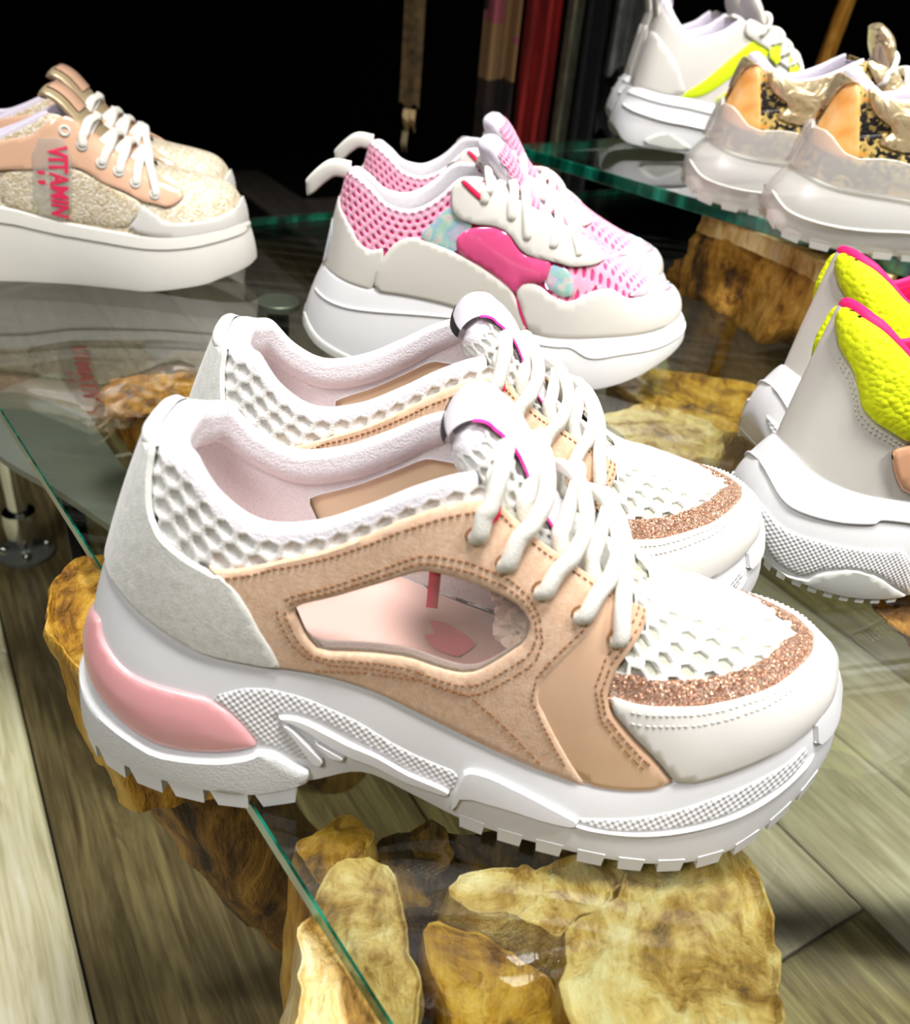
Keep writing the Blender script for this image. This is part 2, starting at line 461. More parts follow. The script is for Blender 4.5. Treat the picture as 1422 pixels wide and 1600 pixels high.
def glass_sheet():
    """clear shelf glass with faint wiping smears"""
    mat = clear('shelf_glass', '#f1f4ee', .0, 1.0); t = mat.node_tree
    tc = t.nodes.new('ShaderNodeTexCoord'); mp = t.nodes.new('ShaderNodeMapping'); mp.inputs['Scale'].default_value = (3, 40, 1); mp.inputs['Rotation'].default_value = (0, 0, .9)
    n = t.nodes.new('ShaderNodeTexNoise'); n.inputs['Scale'].default_value = 1.6; n.inputs['Detail'].default_value = 5; n.inputs['Distortion'].default_value = .8
    r = t.nodes.new('ShaderNodeValToRGB'); r.color_ramp.elements[0].position = .52; r.color_ramp.elements[0].color = (0, 0, 0, 1); r.color_ramp.elements[1].position = .8; r.color_ramp.elements[1].color = (.035, .035, .035, 1)
    t.links.new(tc.outputs['Object'], mp.inputs[0]); t.links.new(mp.outputs[0], n.inputs['Vector']); t.links.new(n.outputs[0], r.inputs[0])
    for mx in t.nodes:
        if mx.bl_idname == 'ShaderNodeMixShader' and not mx.inputs[0].links: t.links.new(r.outputs[0], mx.inputs[0])
    return mat

def stump_wood(name, seedv, c=('#2a1705', '#7a4d16', '#c08a35', '#e6be6c')):
    """weathered root wood: soft fibre, worm pits, dark cracks"""
    m = Mat(name, c[2], .7)
    n = m.noise(20, 7, .7, stretch=(1, 1, .4), dist=1.6); n2 = m.noise(90, 5, .65, stretch=(1, .5, .12), dist=.5)
    mx = m.node('Math', operation='MULTIPLY_ADD'); m.link(n2.outputs[0], mx.inputs[0]); mx.inputs[1].default_value = .55; m.link(n.outputs[0], mx.inputs[2])
    r = m.ramp(mx.outputs[0], [(.56, c[0]), (.68, c[1]), (.79, c[2]), (.94, c[3])])
    v = m.node('TexVoronoi', i_Scale=9, feature='DISTANCE_TO_EDGE'); w = m.noise(20, 4, .6); ad = m.node('Mix', data_type='VECTOR'); ad.inputs[0].default_value = .05
    m.link(m.tc.outputs['Object'], ad.inputs[4]); m.link(w.outputs['Color'], ad.inputs[5]); m.link(ad.outputs[1], v.inputs['Vector'])
    gate = m.ramp(m.noise(11, 3).outputs[0], [(.58, (0, 0, 0, 1)), (.7, (1, 1, 1, 1))])
    cr = m.ramp(v.outputs[0], [(.0, (1, 1, 1, 1)), (.035, (0, 0, 0, 1))]); k = m.node('Math', operation='MULTIPLY'); m.link(cr.outputs[0], k.inputs[0]); m.link(gate.outputs[0], k.inputs[1])
    mix = m.node('Mix', data_type='RGBA'); m.link(k.outputs[0], mix.inputs[0]); m.link(r.outputs[0], mix.inputs[6]); mix.inputs[7].default_value = srgb(c[0])
    m.color(mix.outputs[2]); m.bump(mx.outputs[0], .7, .012)
    return m.m

MT = {}
MT['foam'] = leather('white_foam', '#e3e3e4', .45, .05)
MT['foam_knurl'] = knurl('white_foam_knurled', '#e3e3e4', .0019)
MT['lug'] = leather('white_rubber', '#e2e2e2', .5, .05)
_m = Mat('white_foam_grained', '#e0e1e0', .6); _m.bump(_m.noise(1100, 2).outputs[0], .5, .0006); MT['ledge'] = _m.m
_m = Mat('pink_gel', '#eaabad', .3, Subsurface_Weight=.6, Subsurface_Scale=.008, Coat_Weight=.12)
_m.set('Subsurface Radius', (1, .35, .35)); MT['gel'] = _m.m
MT['tan_suede'] = suede('tan_suede', '#dcb28e', '#e8c2a2', '#f0d2b8')
MT['grey_suede'] = suede('grey_suede', '#d2d2ca', '#e2e2db', '#efefea')
MT['tan_patent'] = Mat('tan_patent', '#e8c1a0', .1, Coat_Weight=.6).m
MT['tan_lining'] = Mat('pale_tan_lining', '#f3dcb6', .4).m
MT['white_leather'] = leather('white_leather', '#e2dfd8', .42, .1)
MT['glitter'] = glitter('rose_glitter', '#b07a5e', '#cf9f84', '#ecc9b2')
MT['mesh_white'] = knit('white_mesh', '#f4f3ef', '#e6e4de', 1500)
MT['mesh_base'] = knit('mesh_backing', '#c6c7b6', '#b6b7a4', 900)
MT['lining'] = knit('lilac_white_lining', '#f7f3f5', '#ece7eb', 1100)
MT['lace'] = knit('white_lace', '#faf8f0', '#ebe8dc', 1800)
MT['stitch_tan'] = Mat('tan_thread', '#96663f', .8).m
MT['stitch_white'] = Mat('white_thread', '#e2ded4', .8).m
MT['vinyl'] = clear('clear_vinyl', '#fff3ec', .06, .86, .5)
MT['insole'] = Mat('pink_insole', '#f5d6d0', .8).m
MT['print_pink'] = Mat('faded_red_print', '#f08a98', .7).m
MT['red'] = Mat('red_ribbon', '#f0144e', .6).m
MT['black'] = Mat('black_ribbon', '#101014', .7).m
MT['hotpink'] = Mat('hot_pink_thread', '#f5259a', .6).m
MT['label'] = Mat('white_satin', '#f1edf4', .35).m
MT['paper'] = Mat('tissue_paper', '#efe8dc', .85).m
# ================================================================ the shop: floor, walls, shelves, stumps
FLOOR_Z = -.45
def structure(o): o['kind'] = 'structure'; return o
MT['wall'] = Mat('black_wall', '#060606', .9).m
_m = Mat('screed', '#15100a', .9); MT['screed'] = _m.m
def plank_mat(name, c, rough=.35):
    m = Mat(name, c[1], rough)
    n = m.noise(5, 5, .65, stretch=(.9, 9, 1), dist=1.6); n2 = m.noise(30, 4, .6, stretch=(.25, 8, 1), dist=.6)
    a = m.node('Math', operation='MULTIPLY_ADD'); m.link(n2.outputs[0], a.inputs[0]); a.inputs[1].default_value = .5; m.link(n.outputs[0], a.inputs[2])
    m.color(m.ramp(a.outputs[0], [(.5, c[0]), (.72, c[1]), (.98, c[2])]).outputs[0]); m.bump(n2.outputs[0], .15, .002)
    return m.m
MT['plank_brown'] = plank_mat('brown_plank', ('#3a301d', '#63563a', '#8f8158'))
MT['plank_grey'] = plank_mat('grey_brown_plank', ('#41382a', '#6d6048', '#978a68'))
MT['plank_mid'] = plank_mat('mid_brown_plank', ('#7a6f62', '#9e9284', '#bbb0a4'))
MT['plank_pale'] = plank_mat('pale_plank', ('#a89f78', '#d8d0a8', '#f0ead0'), .45)

M = Mesh(); M.box((0, 1.2, FLOOR_Z - .03), (5, 5.4, .03)); floor = structure(M.obj('floor', MT['screed'], None, False))
for nm, c, s in (('wall_back', (0, 3.9, .85), (5, .06, 2.66)), ('wall_left', (-2.5, 1.2, .85), (.06, 5.4, 2.66)), ('wall_right', (2.5, 1.2, .85), (.06, 5.4, 2.66)), ('wall_front', (0, -1.5, .85), (5, .06, 2.66)), ('ceiling', (0, 1.2, 2.2), (5, 5.4, .06))):
    M = Mesh(); M.box(c, s); structure(M.obj(nm, MT['wall'], None, False))

def planks():
    d = np.array([.296, -.454]); d /= np.linalg.norm(d); ang = math.atan2(d[1], d[0]); nrm = np.array([-d[1], d[0]])   # nrm points to the right of the board edge
    w, L = .16, 1.5; p0 = np.array([-.528, .815]); meshes = {}
    for key in ('plank_brown', 'plank_grey', 'plank_mid', 'plank_pale'):
        M = Mesh(); e = .0025
        x, y = L / 2 - .0012, w / 2 - .0012
        V = [(-x, -y, -.012), (x, -y, -.012), (x, y, -.012), (-x, y, -.012), (-x, -y, -e), (x, -y, -e), (x, y, -e), (-x, y, -e), (-x + e, -y + e, 0), (x - e, -y + e, 0), (x - e, y - e, 0), (-x + e, y - e, 0)]
        M.add(V, [(0, 1, 5, 4), (1, 2, 6, 5), (2, 3, 7, 6), (3, 0, 4, 7), (4, 5, 9, 8), (5, 6, 10, 9), (6, 7, 11, 10), (7, 4, 8, 11), (8, 9, 10, 11)])
        o = M.obj('plank', MT[key], floor, False); meshes[key] = o.data; bpy.data.objects.remove(o)
    for j in range(-6, 12):
        for i in range(-2, 3):
            c = p0 + nrm * (j + .5) * w + d * (i * L + (j % 3) * .41)
            if abs(c[0]) > 1.9 or c[1] < -.8 or c[1] > 3.1: continue
            key = 'plank_pale' if -4 < j < 0 and i > -2 else (('plank_brown', 'plank_grey', 'plank_brown', 'plank_brown') if j < 3 else ('plank_mid', 'plank_mid', 'plank_grey', 'plank_mid'))[(j * 7 + i * 5) % 4]
            o = bpy.data.objects.new('plank', meshes[key]); COL.objects.link(o); o.parent = floor
            o.location = (c[0], c[1], FLOOR_Z); o.rotation_euler = (0, 0, ang)
planks()

# ---- glass shelves
MT['glass'] = glass_sheet()
_m = Mat('green_glass_edge', '#0c6a52', .12, Transmission_Weight=.35, Coat_Weight=.4)
_m.varied(55, [(.35, '#02261d'), (.52, '#0a6650'), (.66, '#1fa083'), (.8, '#03402f')], detail=3, stretch=(1, 1, .2)); MT['glass_edge'] = _m.m
def shelf(name, corner, da, la, db, lb, ztop, th, label):
    da, db = Vector((*da, 0)).normalized(), Vector((*db, 0)).normalized(); c = Vector((*corner, ztop))
    e = .0008; q = [c, c + da * la, c + da * la + db * lb, c + db * lb]; V = []
    ins = [da + db, -da + db, -da - db, da - db]
    for z, k in ((0, 1), (-e, 0), (-th + e, 0), (-th, 1)): V += [p + i * e * k + Vector((0, 0, z)) for p, i in zip(q, ins)]
    F = [(0, 1, 2, 3)[::-1], (12, 13, 14, 15)]
    for r in range(3): F += [(r * 4 + i, r * 4 + (i + 1) % 4, r * 4 + 4 + (i + 1) % 4, r * 4 + 4 + i) for i in range(4)]
    bm = bmesh.new(); vs = [bm.verts.new(v) for v in V]
    for f in F: bm.faces.new([vs[i] for i in f])
    bmesh.ops.recalc_face_normals(bm, faces=bm.faces); me = bpy.data.meshes.new(name)
    bm.to_mesh(me); bm.free(); me.materials.append(MT['glass']); me.materials.append(MT['glass_edge'])
    for i, p in enumerate(me.polygons): p.material_index = 0 if i < 2 else 1
    o = bpy.data.objects.new(name, me); COL.objects.link(o); return tag(o, label, 'shelf')
shelf('glass_shelf', (-.5217, .7777), (.6327, -.7744), 1.35, (.7744, .6327), 1.5, 0., .008, 'large lower glass shelf carrying the blush and pink sneakers')
UZ = .094
shelf('glass_shelf', (.0200, 1.053), (.677, -.736), .95, (.736, .677), .9, UZ, .012, 'raised green-edged glass shelf at upper right on a wooden block')

# ---- root-wood stumps
def pull_poly(poly, n):
    p = np.asarray(poly, float); c = p.mean(0); th = np.linspace(0, 2 * math.pi, n, endpoint=False); out = []
    q = np.vstack([p, p[:1]]) - c
    for t in th:
        d = np.array([math.cos(t), math.sin(t)]); best = .01
        for a, b in zip(q[:-1], q[1:]):
            m = np.array([d, a - b]).T
            if abs(np.linalg.det(m)) < 1e-12: continue
            s, k = np.linalg.solve(m, a)
            if s > 0 and -1e-6 <= k <= 1 + 1e-6: best = max(best, s)
        out.append(best)
    return c, th, np.array(out)
def gnarl(name, top, ztop, bot, zbot, mat, parent=None, seed=0., amp=.012, n=72, lev=26, tilt=(0, 0), pit=.004, freq=22):
    c1, th, r1 = pull_poly(top, n); c0, _, r0 = pull_poly(bot, n)
    r1 = np.convolve(np.concatenate([r1[-2:], r1, r1[:2]]), [.15, .2, .3, .2, .15], 'valid')
    M = Mesh(); rings = []
    for k in np.linspace(0, 1, lev):
        c = c0 + (c1 - c0) * k; r = r0 + (r1 - r0) * k ** 1.4; z = zbot + (ztop - zbot) * k; row = []
        for t, q in zip(th, r):
            p = Vector((c[0] + q * math.cos(t), c[1] + q * math.sin(t), z))
            s = Vector((p.x * freq + seed, p.y * freq, p.z * freq * .35))
            d = amp * (mnoise.noise(s) + .6 * mnoise.noise(s * 2.7) + .35 * mnoise.noise(s * 6.1) - .5 * abs(mnoise.noise(s * 1.6 + Vector((9, 0, 0))))) * (1 - .5 * k ** 6)
            q2 = q + d - (.002 if k == 1 else 0)
            row.append((c[0] + q2 * math.cos(t), c[1] + q2 * math.sin(t), z))
        rings.append(row)
    for s in (.97, .92, .85, .77, .68, .58, .47, .36, .25, .12):
        row = []
        for x, y, _ in rings[lev - 1]:
            X, Y = c1[0] + (x - c1[0]) * s, c1[1] + (y - c1[1]) * s
            v = Vector((X * freq * 2 + seed, Y * freq * 2, 0)); h = abs(mnoise.noise(v)) + .5 * abs(mnoise.noise(v * 2.3)) + .3 * abs(mnoise.noise(v * 5.1))
            row.append((X, Y, ztop + tilt[0] * (X - c1[0]) + tilt[1] * (Y - c1[1]) + (.0 if s > .95 else -pit * h)))
        rings.append(row)
    M.grid(np.array(rings), close_v=True, flip=True); M.fan(rings[-1])
    return M.obj(name, mat, parent, True, 40)
def wood(name, c, sc=9, seed=0): return stump_wood(name, seed, c)
MT['wood_pale'] = stump_wood('pale_root_wood', 0, ('#5e3f12', '#b3893f', '#dfbf77', '#f4e2b0'))
MT['wood_ochre'] = stump_wood('ochre_root_wood', 0, ('#3b2504', '#8c5e10', '#bb8a22', '#dcb352'))
MT['wood_dark'] = stump_wood('dark_root_wood', 0, ('#120a02', '#3a2508', '#7a551b', '#b08636'))
MT['wood_orange'] = stump_wood('orange_root_wood', 0, ('#2e1703', '#8a5210', '#c98722', '#eab95a'))
MT['wood_eroded'] = stump_wood('eroded_root_wood', 0, ('#1a0e02', '#5a3a0c', '#a9761f', '#d6a548'))
GZ = -.0082
def grow(poly, k, shift=(0, 0)):
    p = np.asarray(poly); c = p.mean(0); return [tuple(c + (q - c) * k + np.array(shift)) for q in p]
A = thing('root_stump', 'gnarled pale root stump under the glass below the nearest sneaker', 'stump', (0.04, .17, FLOOR_Z))
def lobe(root, name, poly, ztop, mat, seed, k=1.15, shift=(0, 0), amp=.011, pit=.006, tilt=(0, 0), freq=30, zbot=FLOOR_Z):
    if root is A: poly = grow(poly, 1.12)
    o = gnarl(name, poly, ztop, grow(poly, k, shift), zbot, MT[mat], None, seed, amp, pit=pit, tilt=tilt, freq=freq)
    o.parent = root; o.matrix_parent_inverse = Matrix.Translation(-Vector(root.location))
    return o
lobe(A, 'root_lobe', [(-.048, .214), (-.03, .232), (-.016, .224), (-.018, .207), (-.034, .198)], GZ - .010, 'wood_ochre', 1.2, 1.25, amp=.006)
lobe(A, 'root_lobe', [(-.019, .222), (.004, .242), (.014, .225), (.008, .209), (-.006, .198), (-.02, .205)], GZ - .022, 'wood_dark', 2.4, 1.5, amp=.012)
lobe(A, 'root_lobe', [(.008, .197), (.034, .209), (.08, .222), (.066, .197), (.05, .182), (.016, .190)], GZ - .001, 'wood_pale', 3.1, 1.1)
lobe(A, 'root_lobe', [(-.031, .200), (-.012, .204), (-.002, .190), (.002, .16), (.006, .11), (-.025, .11), (-.036, .165)], GZ - .002, 'wood_pale', 4.4, 1.12, shift=(-.004, 0))
lobe(A, 'root_lobe', [(.082, .222), (.122, .224), (.124, .188), (.118, .155), (.11, .09), (.06, .10), (.05, .178), (.07, .197)], GZ, 'wood_pale', 5.2, 1.08)
lobe(A, 'root_lobe', [(-.003, .192), (.014, .187), (.046, .175), (.056, .10), (.008, .10), (.012, .168)], GZ - .010, 'wood_ochre', 6.7, 1.1, amp=.010, pit=.008)
lobe(A, 'root_lobe', [(-.02, .235), (.03, .245), (.07, .235), (.10, .24), (.09, .215), (.03, .205), (-.01, .21)], GZ - .03, 'wood_dark', 8.7, 1.3, amp=.012, pit=.01)
B = thing('root_stump', 'yellow root stump poking out past the glass edge behind the nearest heel', 'stump', (-.16, .35, FLOOR_Z))
lobe(B, 'root_lobe', [(-.200, .352), (-.197, .380), (-.17, .394), (-.12, .36), (-.10, .30), (-.15, .285), (-.19, .318)], GZ - .012, 'wood_ochre', 1.9, .94, shift=(.01, .0), zbot=-.105, amp=.006)
def trunk(root, top, foot, r0, r1, mat='wood_dark', seed=0.):
    """root running down to the floor, slanting"""
    p = smooth_path([top, (top[0] * .7 + foot[0] * .3, top[1] * .7 + foot[1] * .3, top[2] * .6 + foot[2] * .4), foot], 24); M = Mesh()
    M.tube(p, [r0 + (r1 - r0) * k / 23 + .005 * mnoise.noise(Vector((k * .4, seed, 0))) for k in range(24)], up=(0, 1, 0), n=18)
    for i, v in enumerate(M.v):
        d = mnoise.noise(Vector(v) * 28 + Vector((seed, 0, 0))) * .008; M.v[i] = (v[0] + d, v[1] + d * .6, max(v[2], FLOOR_Z))
    o = M.obj('root_trunk', MT[mat], None); o.parent = root; o.matrix_parent_inverse = Matrix.Translation(-Vector(root.location)); return o
trunk(B, (-.135, .335, -.07), (-.03, .43, FLOOR_Z), .035, .035, seed=1)
Cst = thing('root_stump', 'broad brown root stump under the glass between the pink and blush pairs', 'stump', (.13, .6, FLOOR_Z))
lobe(Cst, 'root_lobe', [(.0, .60), (.06, .655), (.10, .62), (.09, .545), (.03, .54)], GZ - .014, 'wood_dark', 3.3, .8, amp=.014, pit=.010, zbot=-.12)
lobe(Cst, 'root_lobe', [(.095, .60), (.14, .63), (.185, .60), (.18, .545), (.12, .53)], GZ, 'wood_pale', 4.1, .8, zbot=-.12)
lobe(Cst, 'root_lobe', [(.10, .66), (.15, .72), (.25, .70), (.235, .60), (.185, .60), (.14, .635)], GZ - .006, 'wood_ochre', 5.6, .8, pit=.008, zbot=-.12)
lobe(Cst, 'root_lobe', [(.10, .525), (.18, .54), (.22, .58), (.21, .50), (.15, .47)], GZ - .012, 'wood_ochre', 6.4, .8, pit=.008, zbot=-.12)
trunk(Cst, (.12, .6, -.08), (.13, .62, FLOOR_Z), .06, .075, seed=2)
Dst = thing('root_stump', 'honey-coloured root stump under the glass below the gold platform pair', 'stump', (-.19, .57, FLOOR_Z))
lobe(Dst, 'root_lobe', [(-.258, .545), (-.25, .572), (-.20, .60), (-.15, .57), (-.175, .525), (-.225, .52)], GZ, 'wood_orange', 7.3, .7, pit=.006, zbot=-.06, shift=(.01, .02))
lobe(Dst, 'root_lobe', [(-.19, .61), (-.12, .64), (-.10, .58), (-.15, .55)], GZ - .02, 'wood_dark', 8.3, .8, amp=.012, zbot=-.12)
trunk(Dst, (-.16, .58, -.05), (-.10, .64, FLOOR_Z), .032, .04, seed=3)
Est = thing('root_stump', 'orange root stump under the glass below the neon yellow sneaker', 'stump', (.29, .41, FLOOR_Z))
lobe(Est, 'root_lobe', [(.222, .392), (.26, .435), (.34, .43), (.33, .36), (.25, .36)], GZ - .002, 'wood_orange', 9.3, .75, pit=.01, zbot=-.035, shift=(.02, .02), amp=.004)
trunk(Est, (.335, .42, -.025), (.62, .52, FLOOR_Z), .02, .035, seed=4)
K = thing('wooden_block', 'eroded honey wood block holding up the raised glass shelf', 'block', (.27, .84, 0))
KT = [(.196, .868), (.222, .845), (.262, .775), (.290, .690), (.332, .725), (.36, .80), (.32, .93), (.22, .92)]
KB = [(.185, .905), (.225, .855), (.25, .762), (.318, .745), (.375, .83), (.33, .96), (.24, .97)]
for nm, a, z1, b, z0, mt, am in (('block_top', KT, UZ - .0125, grow(KT, .985), UZ - .030, 'wood_pale', .003), ('block_body', grow(KT, .93), UZ - .028, KB, 0., 'wood_eroded', .016)):
    o = gnarl(nm, a, z1, b, z0, MT[mt], None, 4.2, am, pit=.0, freq=30); o.parent = K; o.matrix_parent_inverse = Matrix.Translation(-Vector(K.location))

# ---- steel fittings
MT['chrome'] = Mat('chrome', '#c9ccc8', .12, Metallic=1.0).m
MT['steel_grey'] = Mat('brushed_grey_steel', '#8f938c', .4, Metallic=.5).m
MT['blackmetal'] = Mat('black_tube', '#0b0b0b', .35).m
T_ = thing('shelf_foot', 'black shelf foot with a round steel disc glued under the glass', 'shelf foot', (-.176, .766, FLOOR_Z))
M = Mesh(); M.lathe([(0, .4415), (.0185, .4415), (.0195, .4405), (.0195, .436), (.017, .434), (0, .434)], n=36); M.obj('disc', MT['steel_grey'], T_, True, 40)
M = Mesh(); M.lathe([(0, .4345), (.0095, .4345), (.0095, .02), (.03, .012), (.03, 0), (0, 0)], n=28); M.obj('post', MT['blackmetal'], T_, True, 40)
R_ = thing('rack_leg', 'bent chrome rack leg with collar standing on the dark floor at left', 'rack leg', (-.553, .939, FLOOR_Z))
M = Mesh(); M.tube(smooth_path([(0, 0, .012), (0, 0, .12), (-.004, 0, .24), (-.01, 0, .30), (.004, .01, .345), (.04, .04, .36), (.12, .10, .362)], 40), .012, n=16); M.obj('tube', MT['chrome'], R_)
M = Mesh(); M.lathe([(.0125, .03), (.02, .032), (.021, .05), (.02, .066), (.0125, .068)], n=24); M.obj('collar', MT['chrome'], R_, True, 40)
M = Mesh(); M.lathe([(0, 0), (.034, 0), (.035, .006), (.02, .012), (0, .013)], n=24); M.obj('foot_plate', MT['steel_grey'], R_, True, 40)
for a in range(4):
    M = Mesh(); M.lathe([(0, .017), (.005, .016), (.006, .009)], c=(.026 * math.cos(a * 1.57 + .5), .026 * math.sin(a * 1.57 + .5), 0), n=10); M.obj('screw', MT['chrome'], R_)
# curved flat steel brace under the glass
M = Mesh(); inn = smooth_path([(-.42, .66), (-.36, .60), (-.29, .555), (-.215, .50)], 30); out = smooth_path([(-.385, .76), (-.325, .685), (-.26, .60), (-.185, .535)], 30)
tp = np.stack([np.c_[inn, np.full(30, -.098)], np.c_[(inn + out) / 2, np.full(30, -.092)], np.c_[out, np.full(30, -.098)]], 1); bt = tp - np.array([0, 0, .006])
M.grid(tp, flip=True); M.grid(bt); M.grid(np.stack([tp[:, 0], bt[:, 0]], 1)); M.grid(np.stack([tp[:, 2], bt[:, 2]], 1), flip=True)
br = thing('steel_brace', 'curved grey steel band under the left glass edge on a thin post', 'brace', (-.335, .655, FLOOR_Z))
o = M.obj('band', MT['steel_grey'], None, True, 40); o.parent = br; o.matrix_parent_inverse = Matrix.Translation(-Vector(br.location))
M = Mesh(); M.lathe([(0, .349), (.009, .349), (.009, 0), (0, 0)], n=16); M.obj('post', MT['blackmetal'], br)

# ---- clothes hanging in the dark behind
def cloth_mat(name, stops, scale=30, stretch=None, kind='noise'):
    m = Mat(name, stops[0][1], .95)
    if kind == 'check':
        v = m.node('TexVoronoi', i_Scale=scale, distance='CHEBYCHEV'); mp = m.node('Mapping'); mp.inputs['Scale'].default_value = stretch or (1, 0, 1)
        m.link(m.tc.outputs['Object'], mp.inputs[0]); m.link(mp.outputs[0], v.inputs['Vector']); s = m.node('SeparateColor'); m.link(v.outputs['Color'], s.inputs[0])
        m.color(m.ramp(s.outputs[0], stops, 'CONSTANT').outputs[0])
    else: m.varied(scale, stops, stretch=stretch)
    return m.m
def garment(name, label, x, w, y, z0, z1, mat, cat, folds=2.0, amp=.012, seed=0, lean=0., depth=.16, th=.006):
    """hanging cloth seen from its narrow side: a pleated sheet with thickness"""
    M = Mesh(); nx, nz = 26, 26; F = []; Bk = []
    for i in range(nx):
        f = i / (nx - 1); rf = []; rb = []
        for j in range(nz):
            g = j / (nz - 1); k = .55 + .45 * (1 - g)
            px = x + (f - .5) * w + lean * (g - .5); py = y + amp * math.sin(f * folds * 2 * math.pi + seed + .9 * math.sin(g * 3 + seed)) * k * 2 + .01 * math.sin(g * 5 + seed)
            z = z0 + (z1 - z0) * g + .006 * math.sin(f * 9 + seed) * (1 - g)
            rf.append((px, py, z)); rb.append((px, py + depth * (.3 + .7 * math.sin(math.pi * min(max(f, .04), .96))), z))
        F.append(rf); Bk.append(rb)
    F, Bk = np.array(F), np.array(Bk)
    M.grid(F); M.grid(Bk, flip=True); M.grid(np.stack([F[0], Bk[0]], 0), flip=True); M.grid(np.stack([F[-1], Bk[-1]], 0)); M.grid(np.stack([F[:, 0], Bk[:, 0]], 1), flip=True); M.grid(np.stack([F[:, -1], Bk[:, -1]], 1))
    o = M.obj(name, mat, None, True, 70); return tag(o, label, cat, 'clothes hanging in the background')
GY = 1.7
garment('hanging_garment', 'patterned tan and black garment hanging left of the red one', -.008, .062, GY, -.2, .75, cloth_mat('tan_pattern', [(0, '#1a120a'), (.3, '#8a6a45'), (.55, '#2a1a14'), (.75, '#9a4a58'), (.9, '#b8935e')], 24, kind='check', stretch=(1, 0, .8)), 'garment', 1.5, seed=1, lean=-.0)
garment('hanging_garment', 'dark red velvet garment hanging behind the raised shelf', .06, .06, GY + .02, -.25, .75, cloth_mat('red_velvet', [(.3, '#6a0c0a'), (.6, '#a51c14'), (.8, '#c8281e')], 14, stretch=(6, 1, .5)), 'garment', 2.2, seed=2)
garment('hanging_garment', 'narrow olive grey garment hanging right of the red one', .112, .024, GY, -.25, .75, cloth_mat('olive_cloth', [(.3, '#4a4a3c'), (.7, '#77765f')], 40), 'garment', 1.2, seed=3, depth=.1)
garment('hanging_garment', 'black denim garment hanging beside the grey sleeve', .152, .042, GY + .02, -.25, .75, cloth_mat('black_denim', [(.3, '#08090d'), (.7, '#14161d')], 60), 'garment', 1.6, seed=4)
garment('hanging_garment', 'faded grey denim sleeve hanging above the neon striped sneaker', .208, .056, GY - .02, .12, .75, cloth_mat('grey_denim', [(.3, '#3c3e3c'), (.55, '#585b58'), (.8, '#70736f')], 35), 'garment', 1.3, seed=5, lean=.01)
garment('hanging_garment', 'black cuffed sleeve hanging below the grey denim one', .20, .05, GY + .01, .02, .13, cloth_mat('black_cuff', [(.3, '#0c0c0d'), (.7, '#2a2b2d')], 50), 'garment', 1.3, seed=6, depth=.08)
S_ = thing('hanging_strap', 'brown woven strap with a beige tab hanging in the dark', 'strap', (-.155, GY, .03), 0)
o = garment('band', 'x', .0, .036, 0, .0, .6, cloth_mat('brown_strap', [(.3, '#3c2f1c'), (.7, '#6e5836')], 60), 'x', .6, .004, 7, depth=.02); o.parent = S_
for k in ('label', 'category', 'group'): del o[k]
o = garment('tab', 'x', .002, .022, 0, -.036, -.004, Mat('beige_tab', '#b49a6c', .7).m, 'x', .5, .002, 8, depth=.01); o.parent = S_
for k in ('label', 'category', 'group'): del o[k]
o = garment('tip', 'x', -.004, .010, 0, -.07, -.04, Mat('beige_tip', '#8d8163', .7).m, 'x', .5, .001, 9, depth=.006); o.parent = S_
for k in ('label', 'category', 'group'): del o[k]
M = Mesh(); M.tube([(.50, 1.75, -.43), (.54, 1.71, .18), (.585, 1.66, .80)], .013, n=14); tag(M.obj('wooden_pole', MT['wood_orange'], None), 'slanted brown wooden pole behind the snake print sneakers', 'pole')
# ================================================================ hero sneaker tables (mm and surface coordinates)
HERO_UPPER = [(13, 0, 82, 34, 0, 136, 0.1, 0), (14.5, 10, 81.5, 35, 11, 135.7, 0.1, 0.5), (21, 20.5, 78.5, 40, 19, 133, 0.12, 1), (33, 27.2, 71.2, 47.5, 24, 130.5, 0.15, 1.5), (50, 31.2, 64.3, 57.5, 26.8, 119.5, 0.2, 2), (70, 32.5, 62.2, 70, 28.6, 113.2, 0.2, 2), (90, 33, 61.2, 86.5, 29.5, 116, 0.2, 2), (107.5, 33.5, 57, 102, 29.5, 123.5, 0.2, 2), (125, 34.5, 49.5, 116, 29, 131.5, 0.22, 2), (142, 36.2, 42.5, 131, 26, 137, 0.3, 2), (157, 38.2, 37.2, 141, 21.5, 134.5, 0.4, 2), (172, 40.2, 33.3, 154, 21, 122.5, 0.5, 1.5), (188, 42, 30.8, 168, 21, 111.5, 0.6, 1), (203, 42.5, 32.5, 182, 18, 100, 0.7, 0.5), (218, 41.5, 38, 196, 3, 90, 0.85, 0), (232, 38.5, 43.8, 208.5, 0.3, 86, 0.95, 0), (245, 33, 49.5, 225, 0.5, 80.5, 1, 0), (255.5, 25.5, 54.2, 236, 0, 77, 1, 0), (264, 15.5, 57.3, 243, 0, 74.5, 1, 0), (270, 0, 58.5, 247, 0, 73, 1, 0)]
